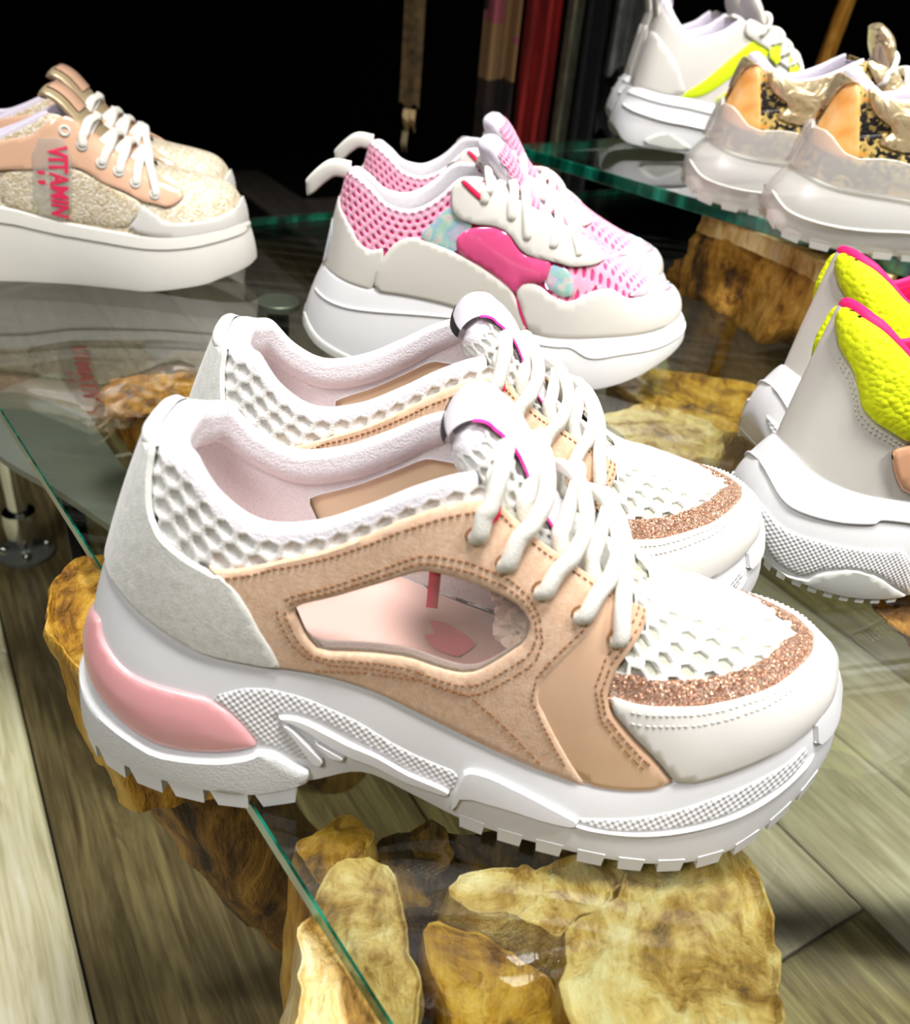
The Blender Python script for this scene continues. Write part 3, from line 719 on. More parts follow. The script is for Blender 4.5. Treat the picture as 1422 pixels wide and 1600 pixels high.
HERO_SOLE = [(11, 0, 84, -3, 0, 14, 3), (12.5, 11, 83.5, -1, 15, 13, 3), (19.5, 22, 80, 8, 27, 9, 3), (32, 28.8, 72.2, 25, 35, 7.5, 3), (50, 32.8, 65.3, 45, 39, 7, 2.5), (70, 34.2, 63.2, 66, 40, 7, 2), (90, 34.7, 62.2, 88, 39, 14, 1.5), (107.5, 35.2, 58, 106, 39, 21, 1.5), (125, 36.2, 50.5, 124, 39.5, 13, 1.5), (142, 38, 43.5, 142, 42, 6, 1.5), (157, 40, 38.2, 158, 45, 4, 1.5), (172, 42, 34.3, 174, 48, 4, 1.5), (188, 43.8, 31.8, 191, 50.5, 4, 1.5), (203, 44.3, 33.5, 207, 51, 4, 1.5), (218, 43.3, 39, 223, 49.5, 5.5, 1.5), (232, 40.3, 44.8, 238, 45.5, 10, 1.5), (245, 34.8, 50.5, 251.5, 38, 18, 1.5), (255.5, 27, 55.2, 263.5, 28.5, 27, 1.5), (264.5, 16.5, 58.5, 273, 16.5, 35, 1.5), (271, 0, 60, 278, 0, 41, 1.5)]
HERO = {
    'grey_mesh': [(0.0912, 0.9376), (0.1081, 0.7773), (0.1321, 0.5904), (0.1566, 0.5118), (0.1858, 0.5189), (0.2097, 0.5418), (0.2199, 0.537)],
    'grey_front': [(0.2221, 0.57), (0.243, 0.5047), (0.2557, 0.3953), (0.2645, 0.2712), (0.2754, 0.1436), (0.2814, 0.0283)],
    'suede_top': [(0.2221, 0.57), (0.2777, 0.7626), (0.3202, 0.82), (0.3592, 0.852), (0.4005, 0.8858), (0.4397, 0.9), (0.4793, 0.8967)],
    'suede_eye': [(0.51, 0.885), (0.5276, 0.8528), (0.5518, 0.84), (0.5952, 0.85), (0.6149, 0.8493), (0.6396, 0.8326), (0.6565, 0.8336)],
    'suede_patent': [(0.6565, 0.8336), (0.6332, 0.6666), (0.611, 0.545), (0.5744, 0.3862), (0.5571, 0.304), (0.5533, 0.2472), (0.5629, 0.204), (0.5775, 0.1415), (0.5935, 0.0771), (0.6152, 0.0014)],
    'patent_right': [(0.701, 0.7935), (0.6943, 0.7466), (0.6852, 0.6915), (0.6632, 0.5743), (0.6439, 0.4747), (0.6321, 0.3655), (0.6354, 0.3082), (0.6565, 0.2398), (0.6874, 0.144), (0.717, 0.0)],
    'window': [(0.2939, 0.4378), (0.3058, 0.4868), (0.3568, 0.5681), (0.4109, 0.6398), (0.4273, 0.6484), (0.4486, 0.6181), (0.4903, 0.5643), (0.5359, 0.5297), (0.5471, 0.4917), (0.5382, 0.4128), (0.5139, 0.3433), (0.478, 0.2569), (0.4603, 0.235), (0.4404, 0.2324), (0.4074, 0.2445), (0.3675, 0.2091), (0.3154, 0.1541), (0.3042, 0.2417)],
    'glit_out': [(0.6305, 0.3589), (0.6569, 0.3631), (0.6947, 0.3653), (0.7317, 0.3557), (0.7709, 0.3668), (0.8135, 0.3974), (0.8571, 0.4597), (0.9105, 0.5355), (0.9667, 0.6056)],
    'glit_in': [(0.6372, 0.4531), (0.6672, 0.4787), (0.7056, 0.4714), (0.7453, 0.4761), (0.7879, 0.4992), (0.833, 0.5776), (0.878, 0.6759), (0.9185, 0.7689)],
    'eyelets': [(0.4767, 0.7655), (0.5143, 0.6683), (0.561, 0.643), (0.6078, 0.6395), (0.6474, 0.614)],
    'pink_top': [(0.0863, 0.2528), (0.0983, 0.3188), (0.1378, 0.3713), (0.1723, 0.3461), (0.2005, 0.3117), (0.2211, 0.3031), (0.2418, 0.3765), (0.2558, 0.4708), (0.2681, 0.589)],
    'pink_bot': [(0.2681, 0.589), (0.2635, 0.6217), (0.2394, 0.6818), (0.2108, 0.7303), (0.1786, 0.7601), (0.1544, 0.7325), (0.1267, 0.6864), (0.0954, 0.6493)],
    'ledge_top': [(0.0736, 0.7327), (0.1202, 0.7435), (0.1542, 0.7718), (0.1787, 0.8063), (0.2109, 0.7732), (0.2396, 0.7295), (0.2638, 0.6692), (0.2685, 0.6364), (0.2826, 0.6535), (0.3022, 0.7961)],
    'knurl1': [(0.2241, 0.293), (0.2507, 0.1968), (0.2726, 0.1774), (0.3003, 0.2189), (0.3445, 0.348), (0.3861, 0.4925), (0.4269, 0.4876), (0.4668, 0.4405), (0.4624, 0.6756), (0.4507, 0.7722), (0.4157, 0.7129), (0.3677, 0.6475), (0.3394, 0.4927), (0.3194, 0.4059), (0.2933, 0.3412), (0.2791, 0.3713), (0.2865, 0.4837), (0.3039, 0.6347), (0.3132, 0.7538), (0.302, 0.7524), (0.2824, 0.6313), (0.2686, 0.5837), (0.2565, 0.4653), (0.2417, 0.3642)],
    'fin_a': [(0.2791, 0.3608), (0.2989, 0.3712), (0.3256, 0.4826), (0.363, 0.6778), (0.4094, 0.7258), (0.4595, 0.6679), (0.4586, 0.7467), (0.4073, 0.8511), (0.361, 0.8226), (0.3267, 0.6099), (0.3052, 0.4665)],
    'fin_b': [(0.2833, 0.3895), (0.2956, 0.4476), (0.3104, 0.6029), (0.328, 0.7788), (0.3247, 0.8337), (0.3146, 0.7941), (0.3008, 0.596)],
    'fin_c': [(0.3097, 0.5116), (0.3252, 0.6214), (0.3525, 0.7985), (0.3427, 0.8026), (0.3303, 0.7488), (0.3209, 0.6433)],
    'fore_panel': [(0.4693, 0.4061), (0.4779, 0.3301), (0.5048, 0.2913), (0.5527, 0.3388), (0.5836, 0.4098), (0.6086, 0.4741), (0.6057, 0.5752), (0.5777, 0.6058), (0.5321, 0.5943), (0.4745, 0.6519), (0.4673, 0.8796), (0.4589, 0.8959)],
    'fore_bar': [(0.4824, 0.4958), (0.5233, 0.4878), (0.5547, 0.5371), (0.5666, 0.6089), (0.5321, 0.5943), (0.4887, 0.57)],
    'knurl2': [(0.5983, 0.4851), (0.6329, 0.3946), (0.6766, 0.3279), (0.7189, 0.2748), (0.7623, 0.2334), (0.8093, 0.2324), (0.8644, 0.2741), (0.8852, 0.2475), (0.8887, 0.4151), (0.8545, 0.5068), (0.8099, 0.4615), (0.7632, 0.4762), (0.7196, 0.4831), (0.6772, 0.5041), (0.6335, 0.5452)],
}
# ================================================================ the blush and white chunky sneakers
def sole_body(name, W, mat, parent, nu=90, nv=22, lip=.003, dome=0., bottom=True, vprof=None):
    """one closed foam body from the wall surface: side wall, top with rolled lip, underside"""
    M = Mesh(); u = np.linspace(0, 2, 2 * nu, endpoint=False); v = np.linspace(0, 1, nv) if vprof is None else np.array(vprof)
    UU, VV = np.meshgrid(u, v, indexing='ij'); P = W.P(UU, VV)
    c = P[:, :1].copy(); cx = P[:, 0].mean(0)
    inner = P[:, 0].copy(); d = np.stack([np.clip(inner[:, 0], .045, .235), np.zeros(len(u)), inner[:, 2]], 1) - inner
    d[:, 2] = 0; d /= np.maximum(np.linalg.norm(d, axis=1, keepdims=True), 1e-6)
    r1 = inner + d * lip * .45 + np.array([0, 0, .0009]); r2 = inner + d * lip + np.array([0, 0, .0002]); r3 = inner + d * (lip + .002) - np.array([0, 0, .004])
    M.grid(np.concatenate([np.stack([r3, r2, r1], 1), P], 1), close_u=True, flip=False)
    for ring, flip in ((r3, False), (P[:, -1], True)):
        k = len(M.v); M.v += [tuple(p) for p in ring]; n = len(ring)
        for i in range(n // 2):
            q = (k + i, k + i + 1, k + (n - 1 - i) % n, k + (n - i) % n)
            q = tuple(dict.fromkeys(q))
            if len(q) > 2: M.f.append(q if flip else q[::-1])
    return M.obj(name, mat, parent, True, 60)

def lug(W, u0, u1, depth, hgt, mat, parent, lean=.0, name='tread_lug', up=.002, out=.0008, notch=.06):
    a = np.array([u0, u1]); B = W.P(a, np.ones(2)); Nn = W.N(a, np.full(2, .98)); Nn[:, 2] = 0
    Nn /= np.linalg.norm(Nn, axis=1, keepdims=True)
    t = B[1] - B[0]; t /= np.linalg.norm(t); w = np.linalg.norm(B[1] - B[0])
    V = []
    for z, sh in ((up, 0), (-hgt, 1)):
        for o in (out, -depth):
            for i, e in ((0, lean + notch * sh), (1, lean - .06 * sh)):
                V.append(B[i] + Nn[i] * o + t * w * e * sh + np.array([0, 0, z]))
    return new_obj(name, V, [(0, 1, 3, 2), (4, 6, 7, 5), (0, 4, 5, 1), (2, 3, 7, 6), (0, 2, 6, 4), (1, 5, 7, 3)], mat, parent, False)

def rim_frame(U, x, R, uE, taper=.55, vtop=1.0):
    """outward normal, up tangent, roll centre and radius of the padded rim at u = x; the crest of the roll is the rim line"""
    r = R * (.62 + .38 * math.exp(-(x / .15) ** 4)) * (1 - (1 - taper) * min(1., abs(x / uE)) ** 6)
    S = U.P(x, vtop); nn = U.N(x, vtop - .001); t = U.P(x, vtop) - U.P(x, vtop - .02); t = t - nn * (t @ nn); t /= np.linalg.norm(t)
    return nn, t, S - nn * r - t * r, r

def roll_collar(name, U, uE, R, mat, parent, deep=.024, n=120, taper=.55, bulge=.35):
    """padded collar: rolls over the rim and bulges inside down to a crease"""
    M = Mesh(); u = np.linspace(-uE, uE, n); rows = []
    for x in u:
        nn, t, c, r = rim_frame(U, x, R, uE, taper); dp = deep * (.55 + .45 * r / R); q = [c + nn * (r - .0004) - t * .004]
        for th in np.linspace(0, math.pi, 9): q.append(c + r * (nn * math.cos(th) + t * math.sin(th)))
        for f in np.linspace(.12, 1, 8):
            q.append(c - nn * (r + r * bulge * math.sin(math.pi * min(1, f * 1.05)) - r * 1.0 * f ** 4) - t * dp * f)
        rows.append(q)
    M.grid(np.array(rows)); return M.obj(name, mat, parent)

def insole(name, U, mat, parent, rise=.004, inset=.003):
    M = Mesh(); u = np.linspace(.035, .965, 60); F = U.P(u, np.zeros(60)); F[:, 0] = np.clip(F[:, 0], F[0, 0] + .003, F[-1, 0] - .003); w = np.maximum(np.abs(F[:, 1]) - inset - .002, 0)
    rows = [[(F[i, 0], w[i] * s, F[i, 2] + rise - .003 * (1 - s * s)) for s in np.linspace(-1, 1, 9)] for i in range(60)]
    M.grid(np.array(rows)); return M.obj(name, mat, parent)

def surf_path(U, pts):
    return np.array([U.P(np.array(a), np.array(b)) + U.N(np.array(a), np.array(b)) * o for a, b, o in pts])

class Tongue: pass
def make_tongue(root, path, size, mat, name='tongue', n=60):
    T = Tongue(); tp = smooth_path(path, n); tw = smooth_path(size, n); p = np.stack([tp[:, 0], np.zeros(n), tp[:, 1]], 1)
    M = Mesh(); M.tube(p, tw[:, 1], tw[:, 0], up=(0, 1, 0), n=28); T.o = M.obj(name, mat, root)
    tl = np.concatenate([[0], np.cumsum(np.linalg.norm(np.diff(p, axis=0), axis=1))]); T.L = tl[-1]
    t = np.gradient(p, axis=0); t /= np.linalg.norm(t, axis=1, keepdims=True); nf = np.cross(t, (0, 1, 0)); nf *= np.sign(nf[:, :1] + 1e-9)
    def at(a, b, h, flip=1.):
        i = lambda q: np.stack([np.interp(b, tl, q[:, k]) for k in range(q.shape[1])], 1)
        c, m, w = i(p), i(nf), i(tw); th = np.clip(a / np.maximum(w[:, 0], .004), -2.4, 2.4)
        return c + m * (flip * (w[:, 1] + h) * np.cos(th))[:, None] + np.stack([np.zeros_like(a), (w[:, 0] + h) * np.sin(th), np.zeros_like(a)], 1)
    T.at = at
    def ribbon(name, a0, a1, down, back, off, mat, par, only_end=False):
        """strip lying on the front of the tongue, folded over its top edge; back = fold angle in radians, down < 0: only the fold from that angle on"""
        a = np.linspace(a0, a1, 9); rows = []
        e = T.L - .004
        if down > 0:
            for b in np.linspace(T.L - down, e, 22): rows.append(at(a, np.full(9, b), np.full(9, off)))
        k = -1; we = np.interp(e, tl, tw[:, 0]); he = np.interp(e, tl, tw[:, 1]); c0 = np.array([np.interp(e, tl, p[:, q]) for q in range(3)])
        th = np.clip(a / we, -1.75, 1.75)
        fold = np.linspace(0, back, 10)[1:] if down > 0 else np.linspace(-down, back, 4)
        for f in fold:
            rows.append(c0 + nf[k] * ((he + off) * np.cos(th) * math.cos(f))[:, None] + t[k] * ((.006 + off) * math.sin(f) * np.cos(th * .8))[:, None] + np.stack([0 * a, (we + off) * np.sin(th), 0 * a], 1))
        R = np.array(rows); M = Mesh(); M.grid(R)
        return M.obj(name, mat, par)
    T.ribbon = ribbon
    return T

def make_lace(root, U, E, mat, ra=.0031, rb=.0019, lift=.009, off=.0045, ve=.95, bar=True, mirror_gap=.003):
    """criss-cross lace: over one eyestay, under the other"""
    M = Mesh(); n = len(E)
    def strand(i, j, sgn, lf):
        (u0, v0), (u1, v1) = E[i], E[j]; du = abs(E[min(i + 1, n - 1)][0] - E[max(i - 1, 0)][0]) / 2
        h = surf_path(U, [(u0 - .004, v0 - .03, -.001), (u0 + .004, v0 + .0, off - .0004), (u0 + .5 * du, v0 + .40 * (ve - v0), off + .0004)])
        g = surf_path(U, [(u1 - .1 * du, ve, .0005), (u1, v1 + .06, -.004)]); g[:, 1] *= -1
        e0 = surf_path(U, [(u0 + 1.0 * du, ve - .06, off + .0008)])[0]; e1 = surf_path(U, [(u0 + 1.25 * du, ve + .03, off + .002)])[0]; mid = (e1 + g[0]) / 2
        pts = np.vstack([h, e0, e1 * .8 + mid * .2 + np.array([.35, 0, .9]) * lf * .45, mid + np.array([.3, 0, .9]) * lf, g[0] * .85 + mid * .15 + np.array([.1, 0, .9]) * lf * .6, g])
        pts[:, 1] *= sgn
        M.tube(smooth_path(pts, 44), ra, rb, up=None, n=10)
    for i in range(n):
        j = min(i + 1, n - 1)
        if i < n - 1 or bar: strand(i, j, 1, lift)
        if i < n - 1: strand(i, j, -1, lift * .75)
    return M.obj('lace', mat, root)

def hero_shoe():
    root = thing('sneaker', 'blush and white sneaker', 'shoe')
    U = Upper(HERO_UPPER); W = Wall(HERO_SOLE); D = {k: list(v) for k, v in HERO.items()}
    # ---- sole
    sole = sole_body('sole', W, MT['foam'], root)
    near = [(max(u, .0), v) for u, v in D['pink_top']]
    poly = [(0, .40)] + near + D['pink_bot'][1:] + [(0, .62)]
    poly = near + D['pink_bot'][1:] + [(.03, .64), (-.03, .64)] + mirror_u(D['pink_bot'][1:])[::-1] + mirror_u(near)[::-1] + [(-.03, .40), (.03, .40)]
    panel('heel_insert', W, poly, MT['gel'], root, thick=.0007, puff=.0018, rounds=3, bevel=.2, step=.0022)
    lt = D['ledge_top']
    poly = lt + [(.314, .86), (.312, .99), (.25, 1.), (.2, 1.), (.12, 1.), (.05, 1.), (-.05, 1.), (-.12, 1.), (-.2, 1.), (-.25, 1.), (-.312, .99), (-.314, .86)] + mirror_u(lt)[::-1] + [(-.03, .72), (.03, .72)]
    panel('heel_ledge', W, poly, MT['ledge'], sole, thick=.003, bevel=.7)
    for s in (1, -1):
        f = (lambda p: p) if s == 1 else mirror_u
        panel('grip_texture', W, f(D['knurl1']), MT['foam_knurl'], sole, thick=.0005, step=.0022)
        panel('grip_texture', W, f(D['knurl2']), MT['foam_knurl'], sole, thick=.0005, step=.0022)
        for key in ('fin_a', 'fin_b', 'fin_c'): panel('arch_fin', W, f(D[key]), MT['foam'], sole, thick=.002, step=.0016, bevel=.25, rounds=2)
        panel('side_fin', W, f(D['fore_panel']), MT['foam'], sole, thick=.002, step=.0022, bevel=.3)
        panel('side_fin', W, f(D['fore_bar']), MT['foam'], sole, thick=.0016, step=.0022, bevel=.3)
        rib_on('sole_rib', W, f([(.60, .575), (.68, .55), (.76, .53), (.84, .54), (.9, .5)]), .0028, .0014, MT['foam'], sole)
        for k in range(7):
            a = .03 + k * .0395
            lug(W, s * a, s * (a + .0355), .016, .007 if k else .006, MT['lug'], sole, lean=.05, notch=.2, out=.0028)
        for k in range(10):
            a = .472 + k * .0455
            lug(W, s * a, s * (a + .030), .014, .004, MT['lug'], sole, lean=0, out=.0003)
    panel('toe_bumper', W, [(.905, .02), (1, .0), (1.095, .02), (1.1, .4), (1.06, .5), (1, .52), (.94, .5), (.9, .4)], MT['foam'], sole, thick=.0016, step=.0025, bevel=.3)
    # ---- inner shell, lining, insole
    win = D['window']
    top = [(0, .905), (.2, .90), (.44, .92), (.48, .95), (.505, .93), (.56, .86), (.63, .85), (.68, .93), (.715, 1.0), (.85, 1.0), (1, 1.0)]
    bot = [(1, 0.0), (.8, 0.0), (.6, 0.0), (.4, 0.0), (.2, 0.0), (0, 0.0)]
    poly = top + bot[:-1] + mirror_u(bot[:-1])[::-1] + mirror_u(top[1:])[::-1]
    panel('upper_backing', U, poly, MT['mesh_base'], root, thick=.0003, off=-.0006, holes=[win, mirror_u(win)], rounds=0, step=.005, back=False)
    lp = [(0, .88), (.2, .88), (.46, .9), (.5, .8), (.7, .75), (.7, .05), (.45, .04), (.2, .04)]
    big = [tuple(p) for p in round_poly(win, 0)]
    c = np.mean(big, 0); big = [tuple(c + (np.array(p) - c) * 1.06) for p in big]
    far = mirror_u([(u - .012, v + .1) for u, v in big])
    panel('lining', U, lp + mirror_u(lp[1:])[::-1], MT['lining'], root, thick=.0006, off=-.0042, holes=[big, far], rounds=1, step=.005)
    panel('window_facing', U, [tuple(np.mean(far, 0) + (np.array(p) - np.mean(far, 0)) * 1.06) for p in far], MT['tan_lining'], root, thick=.0004, off=-.0024, rounds=1, step=.005)
    roll_collar('collar', U, .488, .0056, MT['lining'], root, deep=.0145)
    rib_on('heel_binding', U, [(-.085, .905), (-.045, .90), (0, .895), (.045, .90), (.085, .905)], .009, .0042, MT['grey_suede'], root, 50)
    insole('insole', U, MT['insole'], root)
    # ---- honeycomb netting round the collar
    uu = np.linspace(-.53, .53, 800); rim = U.P(uu, np.full(800, .85)); arc = np.concatenate([[0], np.cumsum(np.linalg.norm(np.diff(rim, axis=0), axis=1))]); arc -= arc[400]
    ht = np.linalg.norm(U.P(uu, np.ones(800)) - U.P(uu, np.zeros(800)), axis=1) * 1.03
    def cuv(a, b): u = np.interp(a, arc, uu); return u, 1 - b / np.interp(u, uu, ht)
    RU = np.linspace(-.53, .53, 500); fr = [rim_frame(U, x, .0056, .488) for x in RU]; RN_, RT, RC = (np.array([f[q] for f in fr]) for q in range(3)); RR = np.array([f[3] for f in fr])
    def c3(a, b, h):
        u, v = cuv(a, b); vv = np.clip(v, 0, .999); f = np.clip((b + .0012) / .002, 0, 1); h = h * f - .0012 * (1 - f); Q = U.P(u, vv) + U.N(u, vv) * (h + .0004)[:, None]
        k = np.abs(u[:, None] - RU[None]).argmin(1); nn, t, c, r = RN_[k], RT[k], RC[k], RR[k]      # near the crest the netting follows the padded roll
        th = np.minimum((r - b) / r, 1.75); R3 = c + (r + .0004 + h)[:, None] * (nn * np.cos(th)[:, None] + t * np.sin(th)[:, None])
        Q = np.where((r > b)[:, None], R3, Q)
        return Q
    gm, st = np.array(D['grey_mesh']), np.array(D['suede_top'])
    lowu = np.concatenate([[0], gm[:, 0], st[1:, 0], [.52]]); lowv = np.concatenate([[.9], gm[:, 1], st[1:, 1], [.9]])
    def ctest(c):
        u, v = cuv(c[:, 0], c[:, 1]); lo = np.interp(np.abs(u), lowu, lowv) - .06
        return (v > lo) & (c[:, 1] > np.where(np.abs(u) < .075, .0055, .0026)) & (np.abs(u) < .505)
    honeycomb('collar_mesh', c3, ctest, (arc[0], arc[-1], -.004, .05), .0074, MT['mesh_white'], root, hgt=.0010, hole=.68, floor=.0001, closed=True)
    # ---- honeycomb netting over the toes
    tx, ty = np.linspace(.17, .262, 47), np.linspace(0, .044, 45); X_, Y_ = np.meshgrid(tx, ty, indexing='ij')
    tuv = invert(U, np.stack([X_.ravel(), -Y_.ravel()], 1), [0, 1], (.55, 1.), (.1, 1.)); tz = U.P(tuv[:, 0], tuv[:, 1])[:, 2].reshape(X_.shape)
    ts = np.concatenate([np.zeros((47, 1)), np.cumsum(np.hypot(np.diff(Y_, axis=1), np.diff(tz, axis=1)), axis=1)], 1)
    def s2y(x, s):
        """girth distance from the ridge -> sideways coordinate"""
        f = np.clip((x - tx[0]) / (tx[1] - tx[0]), 0, 45.999); i = f.astype(int); f = f - i; s = np.abs(s)
        y0 = np.array([np.interp(q, ts[k], ty) for q, k in zip(s, i)]); y1 = np.array([np.interp(q, ts[k + 1], ty) for q, k in zip(s, i)])
        return y0 * (1 - f) + y1 * f
    def v3(a, b, h):
        side = np.where(b > 0, 1, -1); b = s2y(a, b) * side; uv = invert(U, np.stack([a, -np.abs(b)], 1), [0, 1], (.55, 1.), (.1, 1.))
        P = U.P(uv[:, 0], uv[:, 1]); N = U.N(uv[:, 0], np.minimum(uv[:, 1], .995)); P[:, 1] = np.abs(P[:, 1]) * side; N[:, 1] *= -side
        return P + N * (h + .0002)[:, None]
    gi = np.array(D['glit_in']); gip = U.P(gi[:, 0], gi[:, 1]); apex = U.P(1., .76)
    def vtest(c):
        c = np.stack([c[:, 0], s2y(c[:, 0], c[:, 1])], 1)
        lim = np.interp(c[:, 0], np.concatenate([[.17], gip[:, 0], [apex[0] + .0015]]), np.concatenate([[-gip[0, 1]], -gip[:, 1], [0]]))
        sw = np.interp(c[:, 0], [.182, .194, .199], [.018, .004, -.01]); pr_ = np.array(D['patent_right'])[::-1]
        uv = invert(U, np.stack([c[:, 0], -np.abs(c[:, 1])], 1), [0, 1], (.55, 1.), (.2, 1.))
        ok = uv[:, 0] > np.interp(uv[:, 1], pr_[:, 1], pr_[:, 0]) - .012
        return ok & (np.abs(c[:, 1]) < lim + .0035) & (np.abs(c[:, 1]) > sw + .005) & (c[:, 0] > .186) & (c[:, 0] < apex[0] + .002)
    honeycomb('toe_mesh', v3, vtest, (.184, .262, -.055, .06), .0064, MT['mesh_white'], root, hgt=.0012, hole=.66, floor=-.0005, stretch=1.35)
    # ---- leather and suede panels
    go, gi = D['glit_out'], D['glit_in']
    pr = D['patent_right'][5:]; near = [(u + .004, v) for u, v in pr[::-1]] + go[1:]
    poly = near + [(1, .64)] + [(2 - u, v) for u, v in near][::-1] + [(1.2, 0.), (1, 0.), (.8, 0.)]
    panel('toe_cap', U, poly, MT['white_leather'], root, thick=.0014, off=.0017, step=.0028)
    inn = gi + [(1, .80)]
    poly = [(.60, .34)] + [(u, v - .05) for u, v in go] + [(1, .57)] + [(2 - u, v - .05) for u, v in go][::-1] + [(1.40, .34), (1.395, .46)] + [(2 - u, v) for u, v in inn[:-1]] + [(1, .80)] + inn[:-1][::-1] + [(.605, .46)]
    panel('glitter_trim', U, poly, MT['glitter'], root, thick=.0012, off=.0006, step=.0024)
    edge = go + [(1.0, .625)]
    for s in (1, -1):
        f = (lambda p: p) if s == 1 else mirror_u
        stitches([f([(u, v - .03) for u, v in edge[1:]]), f([(u, v - .075) for u, v in edge[1:]])], U, MT['stitch_white'], root, .0032, .0022, (.0014, .0006, .0004))
    for s in (1, -1):
        f = (lambda p: p) if s == 1 else mirror_u
        sp, pr = D['suede_patent'], D['patent_right']
        pat = [(.648, .86), (.672, .855)] + pr + [(.60, 0.0), (.56, .12), (.53, .24), (.55, .36), (.60, .60), (.63, .80)]
        panel('patent_strap', U, f(pat), MT['tan_patent'], root, thick=.0014, off=.0012, step=.0026)
        sue = D['suede_top'] + D['suede_eye'] + sp[1:] + [(.60, 0.0), (.5, 0.0), (.4, .0), (.3, .0), (.275, .0)] + [(u - .012, v) for u, v in D['grey_front'][::-1]]
        panel('suede_quarter', U, f(sue), MT['tan_suede'], root, thick=.0014, off=.0018, holes=[f(win)], step=.0026)
        c = np.mean(win, 0); wp = [tuple(c + (np.array(p) - c) * 1.08) for p in win]
        panel('vinyl_window', U, f(wp), MT['vinyl'], root, thick=.0004, off=.0002, step=.004)
        # thread
        cl = lambda p: list(p) + [p[0]]
        rp = [tuple(p) for p in round_poly(win, 1)]; cc = np.mean(rp, 0)
        ring = lambda k: cl([tuple(p) for p in offset_line(rp + [rp[0]], k)])[:-1]
        L = [ring(.0028), ring(.0052), [(u, v - .045) for u, v in D['suede_top']], [(u, v - .04) for u, v in D['suede_eye']], [p for p in offset_line(sp, -.0022) if p[1] > .03]]
        L.append([(.31, .03), (.36, .10), (.42, .17), (.47, .17), (.52, .10), (.56, .03)])
        stitches([f(q) for q in L], U, MT['stitch_tan'], root, .0032, .0023, (.0015, .0006, .0005))
        stitches([f([p for p in offset_line(pr, -.0022) if p[1] > .03]), f([p for p in offset_line(pr, -.0045) if p[1] > .03])], U, MT['stitch_tan'], root, .0026, .0023, (.0015, .0006, .0005))
    gm, gf = D['grey_mesh'], D['grey_front']
    poly = gm + gf + [(.28, 0.), (.2, 0.), (.1, 0.), (-.1, 0.), (-.2, 0.), (-.28, 0.)] + mirror_u(gf)[::-1] + mirror_u(gm)[::-1] + [(-.075, .885), (0, .875), (.075, .885)]
    panel('heel_counter', U, poly, MT['grey_suede'], root, thick=.0016, off=.0022, step=.0028)
    # ---- tongue with its folded ribbon label
    T = make_tongue(root, [(.226, .0715), (.206, .0795), (.190, .0885), (.174, .098), (.160, .107), (.149, .117), (.1415, .127), (.136, .136), (.131, .1425), (.1285, .145)],
                    [(.012, .0015), (.013, .002), (.018, .003), (.0195, .004), (.0205, .0055), (.0215, .0085), (.0225, .0108), (.0225, .0110), (.0205, .009), (.015, .0055)], MT['lining'])
    honeycomb('tongue_mesh', T.at, lambda c: (np.abs(c[:, 0]) < .052) & (c[:, 1] > .03) & (c[:, 1] < T.L - .004), (-.054, .054, .01, T.L), .0066, MT['mesh_white'], T.o, hgt=.0013, hole=.62, floor=.0001, closed=True)
    lab = T.ribbon('tongue_label', -.0150, .0150, .048, 2.1, .0022, MT['label'], T.o)
    for s in (1, -1):
        T.ribbon('label_edge', s * .0164, s * .0148, .048, .9, .0025, MT['hotpink'], lab); T.ribbon('label_edge', s * .0172, s * .0163, .048, .5, .0019, MT['black'], lab)
    T.ribbon('label_edge', -.0152, .0152, -2.05, 2.45, .0026, MT['black'], lab)
    M = Mesh()
    for (a0, b0, a1, b1) in ((-.006, .024, .004, .030), (.004, .024, -.006, .030), (-.010, .034, -.002, .037), (-.001, .033, .006, .037)):
        q = np.linspace(0, 1, 5); a = a0 + (a1 - a0) * q; b = T.L - (b0 + (b1 - b0) * q)
        M.tube(T.at(a, b, np.full(5, .0027)), .0006, n=5)
    M.obj('label_print', MT['black'], lab)
    # ---- lace
    E = D['eyelets']; make_lace(root, U, E, MT['lace'], .0030, .0024, .0085)
    for s in (1, -1):
        for (u, v) in E:
            c = U.P(s * u, v); n = U.N(s * u, v); t = U.P(s * u, v + .02) - c; t -= n * (t @ n); t /= np.linalg.norm(t); b = np.cross(n, t); EM = Mesh()
            EM.grid(np.array([[c + n * hh + r * (math.cos(q) * t + math.sin(q) * b) for q in np.arange(12) / 12 * 2 * math.pi] for r, hh in ((.0031, .0031), (.0027, .0036), (.0022, .0034), (.0018, .0022))]), close_v=True)
            EM.obj('eyelet', MT['stitch_tan'], root)
    # ---- red ribbon loop at the top of the eyestay
    for s in (1, -1):
        f = (lambda p: p) if s == 1 else mirror_u
        a = D['suede_eye'][0]; e = E[0]
        panel('lace_loop', U, f([(a[0] - .012, a[1] + .01), (a[0] + .004, a[1] + .0), (a[0] + .0, a[1] - .06), (e[0] + .012, e[1] + .025), (e[0] - .004, e[1] + .005), (e[0] + .012, e[1] + .06)]), MT['red'], root, thick=.0008, off=.0034, step=.002)
    # ---- print on the insole and the red tape on the inner wall, seen through the window
    M = Mesh(); M.box((.1238, .0, .084), (.0042, .0006, .036)); M.obj('inner_ribbon', MT['red'], root)
    M = Mesh(); th = np.arange(20) / 20 * 2 * math.pi
    M.fan([(.130 + .010 * math.cos(q) * (1 + .2 * math.sin(3 * q)), .004 + .009 * math.sin(q), np.interp(.130 + .010 * math.cos(q), [.125, .142], [.0495, .0425]) + .0024) for q in th]); M.obj('insole_print', MT['print_pink'], root)
    return root

